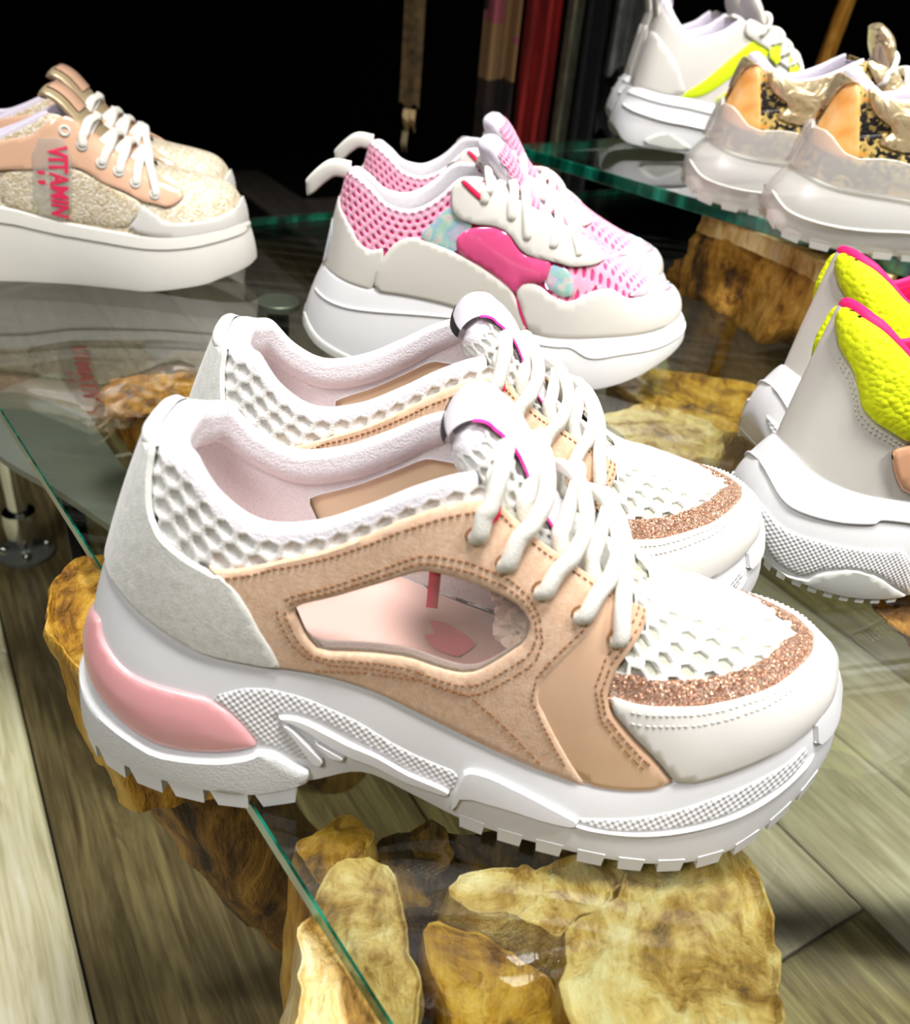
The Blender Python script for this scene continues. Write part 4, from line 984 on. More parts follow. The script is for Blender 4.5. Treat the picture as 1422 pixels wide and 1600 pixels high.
def stuffing(parent_loc, rotz, label, seed):
    bm = bmesh.new(); bmesh.ops.create_icosphere(bm, subdivisions=5, radius=1)
    for v in bm.verts:
        p = v.co.copy(); a = mnoise.noise(p * 2.3 + Vector((seed, 0, 0))); b = abs(mnoise.noise(p * 4.5 + Vector((0, seed, 3)))); c = abs(mnoise.noise(p * 9 + Vector((seed, 4, 0))))
        r = 1 + .18 * a - .38 * b - .18 * c
        v.co = Vector((p.x * .030 * r, p.y * .025 * r, p.z * .021 * r))
    me = bpy.data.meshes.new('crumpled_paper'); bm.to_mesh(me); bm.free(); me.materials.append(MT['paper'])
    o = bpy.data.objects.new('crumpled_paper', me); COL.objects.link(o)
    o.rotation_euler = (0, .45, rotz); m = Matrix.Rotation(rotz, 3, 'Z') @ Vector((.172 - .14, 0, .068)); o.location = Vector(parent_loc) + m
    tag(o, label, 'paper', 'tissue stuffed into the blush sneakers'); return o

def place_shoe(root, cx, cy, rot, z=0., pivot=.14):
    root.location = (cx - pivot * math.cos(rot), cy - pivot * math.sin(rot), z); root.rotation_euler = (0, 0, rot)

def narrow_inside(root, k=.14):
    """the inner side of a shoe is straighter than the outer one"""
    seen = set()
    for o in root.children_recursive:
        if o.type != 'MESH' or o.data.name in seen: continue
        seen.add(o.data.name); n = len(o.data.vertices); co = np.empty(n * 3); o.data.vertices.foreach_get('co', co); co = co.reshape(-1, 3)
        f = k; y = co[:, 1]; co[:, 1] = np.where(y > 0, y * (1 - f * np.clip(y / .02, 0, 1)), y)
        o.data.vertices.foreach_set('co', co.ravel()); o.data.update()
hero = hero_shoe(); narrow_inside(hero); place_shoe(hero, .0115, .256, -.004)
tag(hero, 'nearest sneaker, blush suede and white mesh with pink gel heel on the glass edge', 'shoe', 'blush and white sneakers')
hero2 = copy_tree(hero); place_shoe(hero2, .009, .3475, .105)
tag(hero2, 'blush suede and white mesh sneaker right behind the nearest one', 'shoe', 'blush and white sneakers')
stuffing((.0115, .256, 0), -.004, 'crumpled tissue paper inside the nearest blush sneaker, seen through its window', 1.3)
stuffing((.009, .3475, 0), .105, 'crumpled tissue paper inside the second blush sneaker', 5.1)
# ================================================================ tables of the other pairs
PINK_UPPER = [(13, 0, 66, 28, 0, 134, 0.1, 0), (14.5, 10, 66, 29, 10, 133.5, 0.1, 0.5), (21, 20.5, 64, 34, 17, 132, 0.12, 1), (33, 27.2, 61, 43, 22, 126, 0.15, 1.5), (50, 31.2, 58.7, 53, 25.5, 117.5, 0.2, 2), (70, 32.5, 57.3, 66, 28, 114.5, 0.2, 2), (90, 33, 54.5, 76, 28.8, 117, 0.2, 2), (107.5, 33.5, 50.5, 87, 28.6, 124, 0.2, 2), (125, 34.5, 44, 97, 28, 134, 0.22, 2), (142, 36.2, 38, 104, 26.5, 138, 0.3, 2), (157, 38.2, 36, 118, 23.5, 138, 0.4, 2), (172, 40.2, 35, 131, 22, 133, 0.5, 1.5), (188, 42, 35.5, 145, 21, 125, 0.6, 1), (203.4, 42.5, 37, 163, 18, 115.5, 0.7, 0.5), (220.3, 41.5, 38.5, 183, 13, 105, 0.85, 0), (236.1, 38.5, 40, 205, 5, 91, 0.95, 0), (250.8, 33, 42, 224, 0.5, 81.5, 1, 0), (262.6, 25.5, 44.5, 240, 0, 75, 1, 0), (272.2, 15.5, 46.5, 250, 0, 71, 1, 0), (279.0, 0, 47, 256, 0, 68.5, 1, 0)]
PINK_SOLE = [(11.2, 0, 67.2, -3, 0, 26, 2.0), (12.7, 11.7, 67.2, -1, 15.0, 24, 2.0), (19.8, 22.2, 65.2, 8, 27, 15, 2.0), (33, 28.9, 62.2, 25, 35, 8, 2.0), (50, 32.9, 59.900000000000006, 45, 39, 3, 2.0), (70, 34.2, 58.5, 66, 40, 0, 2.0), (90, 34.7, 55.7, 88, 39, 2, 2.0), (107.5, 35.2, 51.7, 106, 39, 7, 2.0), (125, 36.2, 45.2, 124, 39.5, 11, 2.0), (142, 37.9, 39.2, 142, 42, 12, 2.0), (157, 39.9, 37.2, 158, 45, 11, 2.0), (172, 41.9, 36.2, 174, 48, 5, 2.0), (188, 43.7, 36.7, 191, 50.5, 1, 2.0), (203.4, 44.2, 38.2, 207.8, 51, 1, 2.0), (220.3, 43.2, 39.7, 225.7, 49.5, 5, 2.0), (236.1, 40.2, 41.2, 242.4, 45.5, 11, 2.0), (250.8, 34.7, 43.2, 257.4, 38, 17, 2.0), (262.6, 27.2, 45.7, 270.8, 28.5, 23, 2.0), (273.2, 17.2, 47.7, 281.4, 16.5, 29, 2.0), (280.0, 0, 48.2, 287.0, 0, 33, 2.0)]
GOLD_UPPER = [(13, 0, 64, 30, 0, 118, 0.1, 0), (14.5, 10, 64, 31, 10, 118, 0.1, 0.5), (21, 20.5, 63.5, 36, 18, 116, 0.12, 1), (33, 27.2, 62, 46, 23, 112, 0.15, 1.5), (50, 31.2, 61, 56, 26, 109, 0.2, 2), (70, 32.5, 59.5, 68, 28, 109, 0.2, 2), (90, 33, 57.5, 82, 28.5, 114, 0.2, 2), (107.5, 33.5, 53.5, 97, 28.3, 121, 0.2, 2), (125, 34.5, 50, 110, 27.5, 128, 0.22, 2), (142, 36.2, 48, 126, 26, 135, 0.3, 2), (157, 38.2, 46.5, 138, 23, 133, 0.4, 2), (172, 40.2, 45, 150, 24, 121, 0.5, 1.5), (188, 42, 43.8, 163, 22, 111, 0.6, 1), (203.1, 42.5, 43.2, 178, 20, 102, 0.7, 0.5), (218.8, 41.5, 44, 196, 13, 95, 0.85, 0), (233.4, 38.5, 45.8, 212, 5, 92, 0.95, 0), (246.9, 33, 48, 228, 0.5, 90, 1, 0), (257.9, 25.5, 49.5, 240, 0, 88, 1, 0), (266.7, 15.5, 51, 249, 0, 86, 1, 0), (273.0, 0, 51.5, 254, 0, 84, 1, 0)]
GOLD_SOLE = [(11.2, 0, 65.2, -3, 0, 6, 2.0), (12.7, 11.7, 65.2, -1, 13.9, 5, 2.0), (19.8, 22.2, 64.7, 8, 25.5, 2, 2.0), (33, 28.9, 63.2, 25, 33.5, 0, 2.0), (50, 32.9, 62.2, 45, 37.5, 0, 2.0), (70, 34.2, 60.7, 66, 38.5, 0, 2.0), (90, 34.7, 58.7, 88, 37.5, 0, 2.0), (107.5, 35.2, 54.7, 106, 37.5, 0, 2.0), (125, 36.2, 51.2, 124, 38.0, 0, 2.0), (142, 37.9, 49.2, 142, 40.5, 0, 2.0), (157, 39.9, 47.7, 158, 43.5, 0, 2.0), (172, 41.9, 46.2, 174, 46.5, 0, 2.0), (188, 43.7, 45.0, 191, 49.0, 0, 2.0), (203.1, 44.2, 44.400000000000006, 207.3, 49.5, 2, 2.0), (218.8, 43.2, 45.2, 223.9, 48.0, 4.5, 2.0), (233.4, 40.2, 47.0, 239.5, 44.0, 7, 2.0), (246.9, 34.7, 49.2, 253.5, 36.5, 11, 2.0), (257.9, 27.2, 50.7, 265.9, 27.0, 14, 2.0), (267.7, 17.2, 52.2, 275.8, 15.3, 17, 2.0), (274.0, 0, 52.7, 281.0, 0, 19, 2.0)]
NEON_UPPER = [(13, 0, 68, 26, 0, 142, 0.1, 0), (14.5, 10, 67, 27, 11, 141, 0.1, 0.5), (21, 20.5, 62, 33, 19, 138, 0.12, 1), (33, 27.2, 58, 42, 24, 131, 0.15, 1.5), (50, 31.2, 55, 50, 27, 124, 0.2, 2), (70, 32.5, 53.7, 62, 28, 118, 0.2, 2), (90, 33, 52, 75, 29, 116, 0.2, 2), (107.5, 33.5, 50, 90, 29.5, 119, 0.2, 2), (125, 34.5, 46, 104, 29.5, 126, 0.22, 2), (142, 36.2, 42, 120, 27, 134, 0.3, 2), (157, 38.2, 38, 138, 22, 134, 0.4, 2), (172, 40.2, 36, 154, 21, 122.5, 0.5, 1.5), (188, 42, 36, 168, 21, 111.5, 0.6, 1), (203.0, 42.5, 37, 184, 19, 99.5, 0.7, 0.5), (218.0, 41.5, 40, 199, 12, 88.8, 0.85, 0), (232.0, 38.5, 44, 212, 4, 84.5, 0.95, 0), (245.0, 33, 48, 225, 0.5, 80.5, 1, 0), (255.5, 25.5, 51, 236, 0, 77, 1, 0), (264.0, 15.5, 54, 243, 0, 74.5, 1, 0), (270.0, 0, 55, 247, 0, 73, 1, 0)]
NEON_SOLE = [(11.2, 0, 69.2, -3, 0, 40, 4), (12.7, 11.7, 68.2, -1, 15.0, 33, 4), (19.8, 22.2, 63.2, 8, 27, 17, 4), (33, 28.9, 59.2, 25, 35, 10, 4), (50, 32.9, 56.2, 45, 39, 5, 4), (70, 34.2, 54.900000000000006, 66, 40, 3, 4), (90, 34.7, 53.2, 88, 39, 4, 4), (107.5, 35.2, 51.2, 106, 39, 5, 4), (125, 36.2, 47.2, 124, 39.5, 5, 4), (142, 37.9, 43.2, 142, 42, 5, 4), (157, 39.9, 39.2, 158, 45, 4, 4), (172, 41.9, 37.2, 174, 48, 3, 4), (188, 43.7, 37.2, 191, 50.5, 3, 4), (203.0, 44.2, 38.2, 207.0, 51, 3, 4), (218.0, 43.2, 41.2, 223.0, 49.5, 5, 4), (232.0, 40.2, 45.2, 238.0, 45.5, 10, 4), (245.0, 34.7, 49.2, 251.5, 38, 16, 4), (255.5, 27.2, 52.2, 263.5, 28.5, 22, 4), (265.0, 17.2, 55.2, 273.0, 16.5, 27, 4), (271.0, 0, 56.2, 278.0, 0, 31, 4)]
STRIPE_UPPER = [(13, 0, 61, 30, 0, 152, 0.1, 0), (14.5, 10, 61, 31, 11, 150, 0.1, 0.5), (21, 20.5, 61.5, 38, 19, 139, 0.12, 1), (33, 27.2, 59.5, 48, 24, 128, 0.15, 1.5), (50, 31.2, 57.8, 58, 26.5, 119, 0.2, 2), (70, 32.5, 56.5, 68, 28.3, 117, 0.2, 2), (90, 33, 54, 82, 28.5, 121, 0.2, 2), (107.5, 33.5, 51, 96, 28.2, 127, 0.2, 2), (125, 34.5, 46.5, 108, 27.8, 136, 0.22, 2), (142, 36.2, 42.5, 120, 26.5, 140.5, 0.3, 2), (157, 38.2, 39, 140, 22.5, 136.5, 0.4, 2), (172, 40.2, 37, 154, 21, 124, 0.5, 1.5), (188, 42, 36, 168, 21, 112, 0.6, 1), (203.0, 42.5, 37, 184, 19, 100, 0.7, 0.5), (218.0, 41.5, 39, 199, 12, 89, 0.85, 0), (232.0, 38.5, 43, 212, 4, 84.5, 0.95, 0), (245.0, 33, 47, 225, 0.5, 80.5, 1, 0), (255.5, 25.5, 50, 236, 0, 77, 1, 0), (264.0, 15.5, 52, 243, 0, 74.5, 1, 0), (270.0, 0, 53, 247, 0, 73, 1, 0)]
STRIPE_SOLE = [(11.2, 0, 62.2, -3, 0, 26, 3), (12.7, 11.7, 62.2, -1, 15.0, 22, 3), (19.8, 22.2, 62.7, 8, 27, 11, 3), (33, 28.9, 60.7, 25, 35, 8, 3), (50, 32.9, 59.0, 45, 39, 6.5, 3), (70, 34.2, 57.7, 66, 40, 5, 3), (90, 34.7, 55.2, 88, 39, 3, 3), (107.5, 35.2, 52.2, 106, 39, 3, 3), (125, 36.2, 47.7, 124, 39.5, 3, 3), (142, 37.9, 43.7, 142, 42, 3, 3), (157, 39.9, 40.2, 158, 45, 2, 3), (172, 41.9, 38.2, 174, 48, 1, 3), (188, 43.7, 37.2, 191, 50.5, 0, 3), (203.0, 44.2, 38.2, 207.0, 51, 0, 3), (218.0, 43.2, 40.2, 223.0, 49.5, 3, 3), (232.0, 40.2, 44.2, 238.0, 45.5, 8, 3), (245.0, 34.7, 48.2, 251.5, 38, 14, 3), (255.5, 27.2, 51.2, 263.5, 28.5, 20, 3), (265.0, 17.2, 53.2, 273.0, 16.5, 26, 3), (271.0, 0, 54.2, 278.0, 0, 30, 3)]
SNAKE_UPPER = [(13, 0, 52, 34, 0, 126, 0.1, 0), (14.5, 10, 52, 35, 10, 125, 0.1, 0.5), (21, 20.5, 50, 40, 18, 122, 0.12, 1), (33, 27.2, 47, 50, 23, 115, 0.15, 1.5), (50, 31.2, 45, 60, 26, 110, 0.2, 2), (70, 32.5, 44, 70, 28, 109, 0.2, 2), (90, 33, 43, 84, 28, 112, 0.2, 2), (107.5, 33.5, 41, 98, 28, 118, 0.2, 2), (125, 34.5, 39, 110, 27, 125, 0.22, 2), (142, 36.2, 37, 122, 25, 130, 0.3, 2), (157, 38.2, 35, 140, 22, 128, 0.4, 2), (172, 40.2, 34, 154, 21, 118, 0.5, 1.5), (188, 42, 34, 168, 21, 108, 0.6, 1), (203.0, 42.5, 35, 184, 19, 97, 0.7, 0.5), (218.0, 41.5, 38, 199, 12, 88, 0.85, 0), (232.0, 38.5, 42, 212, 4, 84, 0.95, 0), (245.0, 33, 46, 225, 0.5, 80.5, 1, 0), (255.5, 25.5, 49, 236, 0, 77, 1, 0), (264.0, 15.5, 51, 243, 0, 74.5, 1, 0), (270.0, 0, 52, 247, 0, 73, 1, 0)]
SNAKE_SOLE = [(11.2, 0, 53.2, -3, 0, 24, 5), (12.7, 11.7, 53.2, -1, 15.0, 20, 5), (19.8, 22.2, 51.2, 8, 27, 10, 5), (33, 28.9, 48.2, 25, 35, 6, 5), (50, 32.9, 46.2, 45, 39, 4, 5), (70, 34.2, 45.2, 66, 40, 3, 5), (90, 34.7, 44.2, 88, 39, 3, 5), (107.5, 35.2, 42.2, 106, 39, 3, 5), (125, 36.2, 40.2, 124, 39.5, 4, 5), (142, 37.9, 38.2, 142, 42, 4, 5), (157, 39.9, 36.2, 158, 45, 4, 5), (172, 41.9, 35.2, 174, 48, 3, 5), (188, 43.7, 35.2, 191, 50.5, 3, 5), (203.0, 44.2, 36.2, 207.0, 51, 3, 5), (218.0, 43.2, 39.2, 223.0, 49.5, 5, 5), (232.0, 40.2, 43.2, 238.0, 45.5, 9, 5), (245.0, 34.7, 47.2, 251.5, 38, 15, 5), (255.5, 27.2, 50.2, 263.5, 28.5, 20, 5), (265.0, 17.2, 52.2, 273.0, 16.5, 26, 5), (271.0, 0, 53.2, 278.0, 0, 30, 5)]
PINK = {
    'counter': [(0.0074, 0.6971), (0.112, 0.5445), (0.1593, 0.4044), (0.1864, 0.3926), (0.2211, 0.4919), (0.1989, 0.0115)],
    'quarter': [(0.2058, 0.2811), (0.2385, 0.5811), (0.2788, 0.6806), (0.3408, 0.5595), (0.4046, 0.4265), (0.47, 0.3258), (0.4995, 0.2623), (0.5066, 0.2131), (0.5308, 0.0), (0.4779, 0.0), (0.3606, 0.0), (0.2687, 0.0), (0.2019, 0.0059)],
    'irid1': [(0.294, 0.6814), (0.3389, 0.8074), (0.393, 0.8769), (0.428, 0.712), (0.4386, 0.6445), (0.3985, 0.6062), (0.383, 0.4771), (0.3401, 0.5458)],
    'heart': [(0.3865, 0.5938), (0.4124, 0.6383), (0.4569, 0.6428), (0.4938, 0.6342), (0.5223, 0.5919), (0.5337, 0.5051), (0.5505, 0.4623), (0.5854, 0.4618), (0.6142, 0.4496), (0.586, 0.3129), (0.5361, 0.2945), (0.5162, 0.2565), (0.505, 0.2211), (0.4693, 0.3167), (0.404, 0.4157), (0.3837, 0.4887)],
    'irid2': [(0.6071, 0.4449), (0.6542, 0.4211), (0.649, 0.2708), (0.6208, 0.2429), (0.5796, 0.2987)],
    'toe_top': [(0.5097, 0.2303), (0.5255, 0.2916), (0.5514, 0.3111), (0.5773, 0.2846), (0.6009, 0.2354), (0.6394, 0.2199), (0.6974, 0.3199), (0.7359, 0.3529), (0.7671, 0.3046), (0.8085, 0.3594), (0.8635, 0.4592), (0.9989, 0.5915)],
    'toe_left': [(0.5097, 0.2303), (0.5189, 0.1166), (0.5352, 0.0)],
    'irid3': [(0.7678, 0.3176), (0.8088, 0.4515), (0.8868, 0.6813), (1.0168, 0.6918), (0.9988, 0.6634), (0.8609, 0.437)],
    'eye_low': [(0.3927, 0.8275), (0.404, 0.7253), (0.4411, 0.6637), (0.4944, 0.6397), (0.5223, 0.5919), (0.5446, 0.4738), (0.585, 0.458), (0.6188, 0.4619), (0.6573, 0.4524), (0.7128, 0.5112), (0.7464, 0.6153)],
    'eye_up': [(0.4106, 1.0), (0.4579, 0.9967), (0.5011, 0.9465), (0.5398, 0.9159), (0.5806, 0.8771), (0.6299, 0.8581), (0.6732, 0.8438), (0.7154, 0.8034), (0.7441, 0.6683)],
    'mesh_low': [(0.0074, 0.6971), (0.112, 0.5445), (0.1593, 0.4044), (0.1864, 0.3926), (0.2267, 0.5324), (0.2788, 0.6806), (0.3299, 0.7878), (0.393, 0.8769)],
    'eyelets': [(0.4882, 0.8074), (0.5396, 0.7002), (0.5653, 0.591), (0.6266, 0.5839), (0.6815, 0.5813)],
    'redtab': [(0.4412, 0.9826), (0.464, 0.9789), (0.4957, 0.8219), (0.4851, 0.796)],
    'rib1': [(0.0457, 0.352), (0.1336, 0.3194), (0.221, 0.2414), (0.3252, 0.1899), (0.451, 0.1332)],
    'rib2': [(0.4928, 0.2098), (0.5931, 0.1795), (0.633, 0.1745), (0.6814, 0.363), (0.7591, 0.3639), (0.8826, 0.5024), (0.9993, 0.5723)],
}
GOLD = {
    'gold': [(0.3117, 0.488), (0.3871, 0.4969), (0.4894, 0.4695), (0.5076, 0.4432), (0.6017, 0.3993), (0.665, 0.3453), (0.6487, 0.2275), (0.598, 0.0517), (0.4532, 0.0465), (0.3566, 0.0317), (0.2933, 0.0746)],
    'eye_low': [(0.3133, 0.5189), (0.3871, 0.4969), (0.5034, 0.4707), (0.5654, 0.4155), (0.6268, 0.4067), (0.6657, 0.3531), (0.696, 0.354), (0.7285, 0.3239), (0.7775, 0.4413)],
    'eye_up': [(0.4208, 0.8104), (0.4559, 0.8728), (0.4991, 0.9101), (0.5585, 1.0), (0.6027, 1.0), (0.6451, 1.0), (0.7047, 1.0), (0.7518, 0.6344), (0.7814, 0.5361)],
    'toe_top': [(0.6042, 0.0513), (0.6382, 0.1761), (0.6639, 0.3323), (0.6885, 0.2512), (0.7133, 0.1686), (0.7841, 0.1551), (0.8595, 0.1802), (0.9457, 0.2643), (0.9941, 0.405)],
    'eyelets': [(0.4999, 0.7788), (0.5438, 0.6944), (0.5892, 0.6214), (0.6313, 0.6088), (0.668, 0.544), (0.7068, 0.4599)],
    'tag': [(0.4158, 0.7922), (0.5103, 0.673), (0.4524, 0.0363), (0.3634, 0.0529)],
    'print': [(0.4481, 0.6866), (0.497, 0.6459), (0.4524, 0.0657), (0.4108, 0.0824)],
}
NEON = {
    'yel_low': [(0.0414, 0.7249), (0.0871, 0.6643), (0.1124, 0.5845), (0.1287, 0.5171), (0.1569, 0.4857), (0.1942, 0.4735), (0.2288, 0.4431)],
    'tan': [(0.206, 0.3507), (0.2138, 0.3924), (0.2316, 0.4303), (0.2577, 0.0308), (0.2426, 0.0928), (0.2201, 0.2248)],
    'rib': [(0.0336, 0.3098), (0.0775, 0.3558), (0.1164, 0.3111), (0.1639, 0.2599), (0.2089, 0.198), (0.2604, 0.1539)],
    'knurl_top': [(0.0271, 0.6964), (0.0767, 0.5982), (0.1307, 0.523), (0.1758, 0.4817), (0.2202, 0.4481), (0.2717, 0.4214)],
    'knurl_bot': [(0.097, 0.8922), (0.1187, 0.9144), (0.152, 0.9387), (0.1607, 0.8728), (0.1754, 0.751), (0.2098, 0.6572), (0.2456, 0.6992), (0.2803, 0.866), (0.3056, 0.9919)],
    'arch': [(0.1576, 0.9783), (0.1722, 0.8028), (0.2077, 0.6738), (0.2472, 0.7249), (0.291, 0.9383), (0.3016, 1.0)],
}
STRIPE = {
    's1': [(0.2281, 0.0341), (0.2799, 0.0465), (0.3974, 0.3869), (0.4769, 0.5682), (0.5624, 0.8513), (0.5335, 0.8895), (0.4785, 0.7187), (0.3617, 0.5505)],
    's2': [(0.477, 0.5786), (0.469, 0.5056), (0.4307, 0.3423), (0.3289, 0.0487), (0.4239, 0.0645), (0.4505, 0.2034), (0.5074, 0.5), (0.5751, 0.9166)],
    'rib': [(0.0414, 0.4288), (0.1208, 0.4152), (0.2105, 0.455), (0.3061, 0.467), (0.3749, 0.4795)],
    'arch': [(0.1534, 0.9297), (0.1836, 0.737), (0.2188, 0.6746), (0.2588, 0.7379), (0.3033, 0.8984), (0.2676, 0.9435), (0.2176, 0.955)],
}
SNAKE = {
    'orange': [(0.0681, 0.8034), (0.0952, 0.835), (0.1458, 0.6923), (0.1865, 0.4213), (0.1502, 0.3343), (0.1126, 0.354), (0.0878, 0.3705), (0.0761, 0.5067)],
    'snake': [(0.0952, 0.835), (0.1382, 0.9303), (0.2052, 0.879), (0.1853, 0.5807), (0.2458, 0.5361), (0.3157, 0.4676), (0.3284, 0.2448), (0.2497, 0.2209), (0.1876, 0.3), (0.1865, 0.4213), (0.1479, 0.6969)],
    'gold': [(0.1103, 0.9319), (0.1038, 1.0), (0.1741, 1.0), (0.264, 0.9282), (0.3015, 0.7648), (0.314, 0.5008), (0.2431, 0.5707), (0.1917, 0.6082), (0.2075, 0.8619), (0.1467, 0.9539)],
}
# ================================================================ materials of the other pairs
MT['white_matte'] = leather('white_nappa', '#e0dcd4', .5, .1)
MT['grey_nubuck'] = leather('pale_grey_nubuck', '#d9d5cb', .75, .1)
MT['pink_net'] = knit('pale_pink_net', '#f8bdd2', '#f3a2c0', 1500)
MT['pink_back'] = Mat('deep_pink_backing', '#e23d80', .7).m
_m = Mat('pink_patent', '#e5568c', .08, Coat_Weight=1.0); _m.bump(_m.noise(45, 2).outputs[0], .35, .003); MT['pink_patent'] = _m.m
MT['irid'] = irid('iridescent_foil')
MT['magenta'] = Mat('magenta_piping', '#d0156a', .5).m
_m = Mat('pale_gold_weave', '#e6d8bd', .5, Metallic=.15); _v = _m.node('TexVoronoi', i_Scale=520, distance='CHEBYCHEV'); _m.link(_m.tc.outputs['Object'], _v.inputs['Vector']); _s = _m.node('SeparateColor'); _m.link(_v.outputs['Color'], _s.inputs[0])
_m.color(_m.ramp(_s.outputs[0], [(0, '#cdb88f'), (.25, '#dfcda9'), (.6, '#ecdfc6'), (.9, '#f8f0de')]).outputs[0]); _m.bump(_v.outputs[0], .5, -.0015); MT['sequin'] = _m.m
MT['blush_patent'] = Mat('blush_patent', '#efc0a0', .12, Coat_Weight=.8).m
MT['cream_sole'] = leather('cream_rubber', '#e8e5dc', .5, .04)
MT['gold_tongue'] = Mat('gold_foil_leather', '#d9c39a', .3, Metallic=.4).m
MT['tape'] = clear('clear_tape', '#f3f3ef', .15, .72, .8)
MT['tape_red'] = Mat('red_print', '#f2305e', .6).m
_m = Mat('neon_yellow_mesh', '#e8f400', .75); _v = _m.node('TexVoronoi', i_Scale=330); _m.link(_m.tc.outputs['Object'], _v.inputs['Vector']); _m.bump(_v.outputs[0], .5, -.0014); MT['neon'] = _m.m
MT['neon_flat'] = Mat('neon_yellow_band', '#dcf31a', .5).m
MT['hot_rim'] = Mat('hot_pink_binding', '#f0186c', .7).m
MT['tan_leather'] = leather('tan_leather', '#e2ab86', .45, .1)
MT['lilac_lining'] = knit('lilac_lining', '#ece6f0', '#ddd4e4', 1000)
MT['grey_rubber'] = leather('grey_rubber', '#d2d3cc', .5, .08)
_m = Mat('orange_leather', '#f2a24c', .45); _m.varied(70, [(.3, '#ea9a48'), (.5, '#f6b365'), (.75, '#fbcf90')]); MT['orange'] = _m.m
def snake_mat():
    m = Mat('snake_print', '#c9ad62', .4)
    v = m.node('TexVoronoi', i_Scale=400); m.link(m.tc.outputs['Object'], v.inputs['Vector']); n = m.noise(42, 3, .6)
    sc = m.node('SeparateColor'); m.link(v.outputs['Color'], sc.inputs[0])
    a = m.node('Math', operation='MULTIPLY_ADD'); m.link(sc.outputs[0], a.inputs[0]); a.inputs[1].default_value = .35; m.link(n.outputs[0], a.inputs[2])
    m.color(m.ramp(a.outputs[0], [(0, '#171310'), (.62, '#1d1814'), (.66, '#7d6a34'), (.72, '#cdb166'), (.9, '#e2a14a')], 'CONSTANT').outputs[0]); m.bump(v.outputs[0], .3, -.001)
    return m.m
MT['snake'] = snake_mat()
_m = Mat('gold_crinkle', '#d8c49a', .28, Metallic=.55); _m.bump(_m.noise(55, 3, dist=.6).outputs[0], .9, .006); MT['gold_crinkle'] = _m.m
MT['clear_sole'] = clear('milky_clear_rubber', '#f4f3ee', .28, .52, .45)

def U_of(p): return [(u, v) for u, v in p]
def finish_upper(root, U, back, lining, uE=.47, R=.0052, front_v=.88, deep=.022, vent=.70):
    k = 1 - R / .055
    top = [(0, k), (.2, k), (uE - .04, k + .03), (uE, .97), (uE + .02, .95), (.56, front_v), (.64, front_v), (vent, .92), (vent + .06, 1.), (.85, 1.), (1, 1.)]
    bot = [(1, 0.), (.8, 0.), (.6, 0.), (.4, 0.), (.2, 0.)]
    panel('upper_body', U, top + bot + mirror_u(bot)[::-1] + mirror_u(top[1:])[::-1], back, root, thick=.0006, off=-.0006, rounds=0, step=.005, back=False)
    lp = [(0, .88), (.2, .88), (uE - .05, .93), (uE + .01, .94), (.56, .84), (.7, .78), (.7, .05), (.45, .04), (.2, .04)]
    panel('lining', U, lp + mirror_u(lp[1:])[::-1], lining, root, thick=.0006, off=-.0042, rounds=1, step=.007)
    roll_collar('collar', U, uE, R, lining, root, deep=deep, n=80)
    insole('insole', U, lining, root)

def both(name, U, poly, mat, root, **kw):
    panel(name, U, poly, mat, root, **kw); panel(name, U, mirror_u(poly), mat, root, **kw)

def toe_wrap(name, U, top, left, mat, root, **kw):
    """toe piece: near edge polyline, mirrored round the toe tip"""
    near = list(left[::-1]) + list(top[1:]); near = [(min(u, .99), v) for u, v in near]
    poly = near + [(1, top[-1][1])] + [(2 - u, v) for u, v in near][::-1] + [(1.25, 0.), (1.1, 0.), (1, 0.), (.9, 0.), (.75, 0.)]
    panel(name, U, poly, mat, root, **kw)

def band(line, w):
    """narrow closed strip along a (u,v) polyline"""
    return [tuple(p) for p in offset_line(line, w / 2)] + [tuple(p) for p in offset_line(line, -w / 2)][::-1]

def net(root, name, U, lowu, lowv, umax, mat, pitch, hgt=.0008, hole=.5, vtop=1.0):
    uu = np.linspace(-.56, .56, 600); rim = U.P(uu, np.full(600, .85)); arc = np.concatenate([[0], np.cumsum(np.linalg.norm(np.diff(rim, axis=0), axis=1))]); arc -= arc[300]
    ht = np.linalg.norm(U.P(uu, np.ones(600)) - U.P(uu, np.zeros(600)), axis=1) * 1.03
    def cuv(a, b): u = np.interp(a, arc, uu); return u, 1 - b / np.interp(u, uu, ht)
    def c3(a, b, h):
        u, v = cuv(a, b); v = np.clip(v, 0, .999); return U.P(u, v) + U.N(u, v) * (h + .0003)[:, None]
    def test(c):
        u, v = cuv(c[:, 0], c[:, 1]); return (v > np.interp(np.abs(u), lowu, lowv) - .05) & (v < vtop) & (np.abs(u) < umax)
    honeycomb(name, c3, test, (arc[0], arc[-1], 0, .07), pitch, mat, root, hgt=hgt, hole=hole, floor=-.0003)

def vamp_net(root, name, U, x0, x1, wmax, mat, pitch, stretch=1.2):
    def v3(a, b, h):
        side = np.where(b > 0, 1, -1); uv = invert(U, np.stack([a, -np.abs(b)], 1), [0, 1], (.5, 1.), (.2, 1.), n=(140, 50))
        P = U.P(uv[:, 0], uv[:, 1]); N = U.N(uv[:, 0], np.minimum(uv[:, 1], .995)); N[:, 1] *= -side; P[:, 1] = np.abs(P[:, 1]) * side
        return P + N * (h + .0002)[:, None]
    honeycomb(name, v3, lambda c: (c[:, 0] > x0) & (c[:, 0] < x1) & (np.abs(c[:, 1]) < np.interp(c[:, 0], *wmax)), (x0 - .004, x1 + .004, -.04, .04), pitch, mat, root, hgt=.0008, hole=.5, floor=-.0004, stretch=stretch)

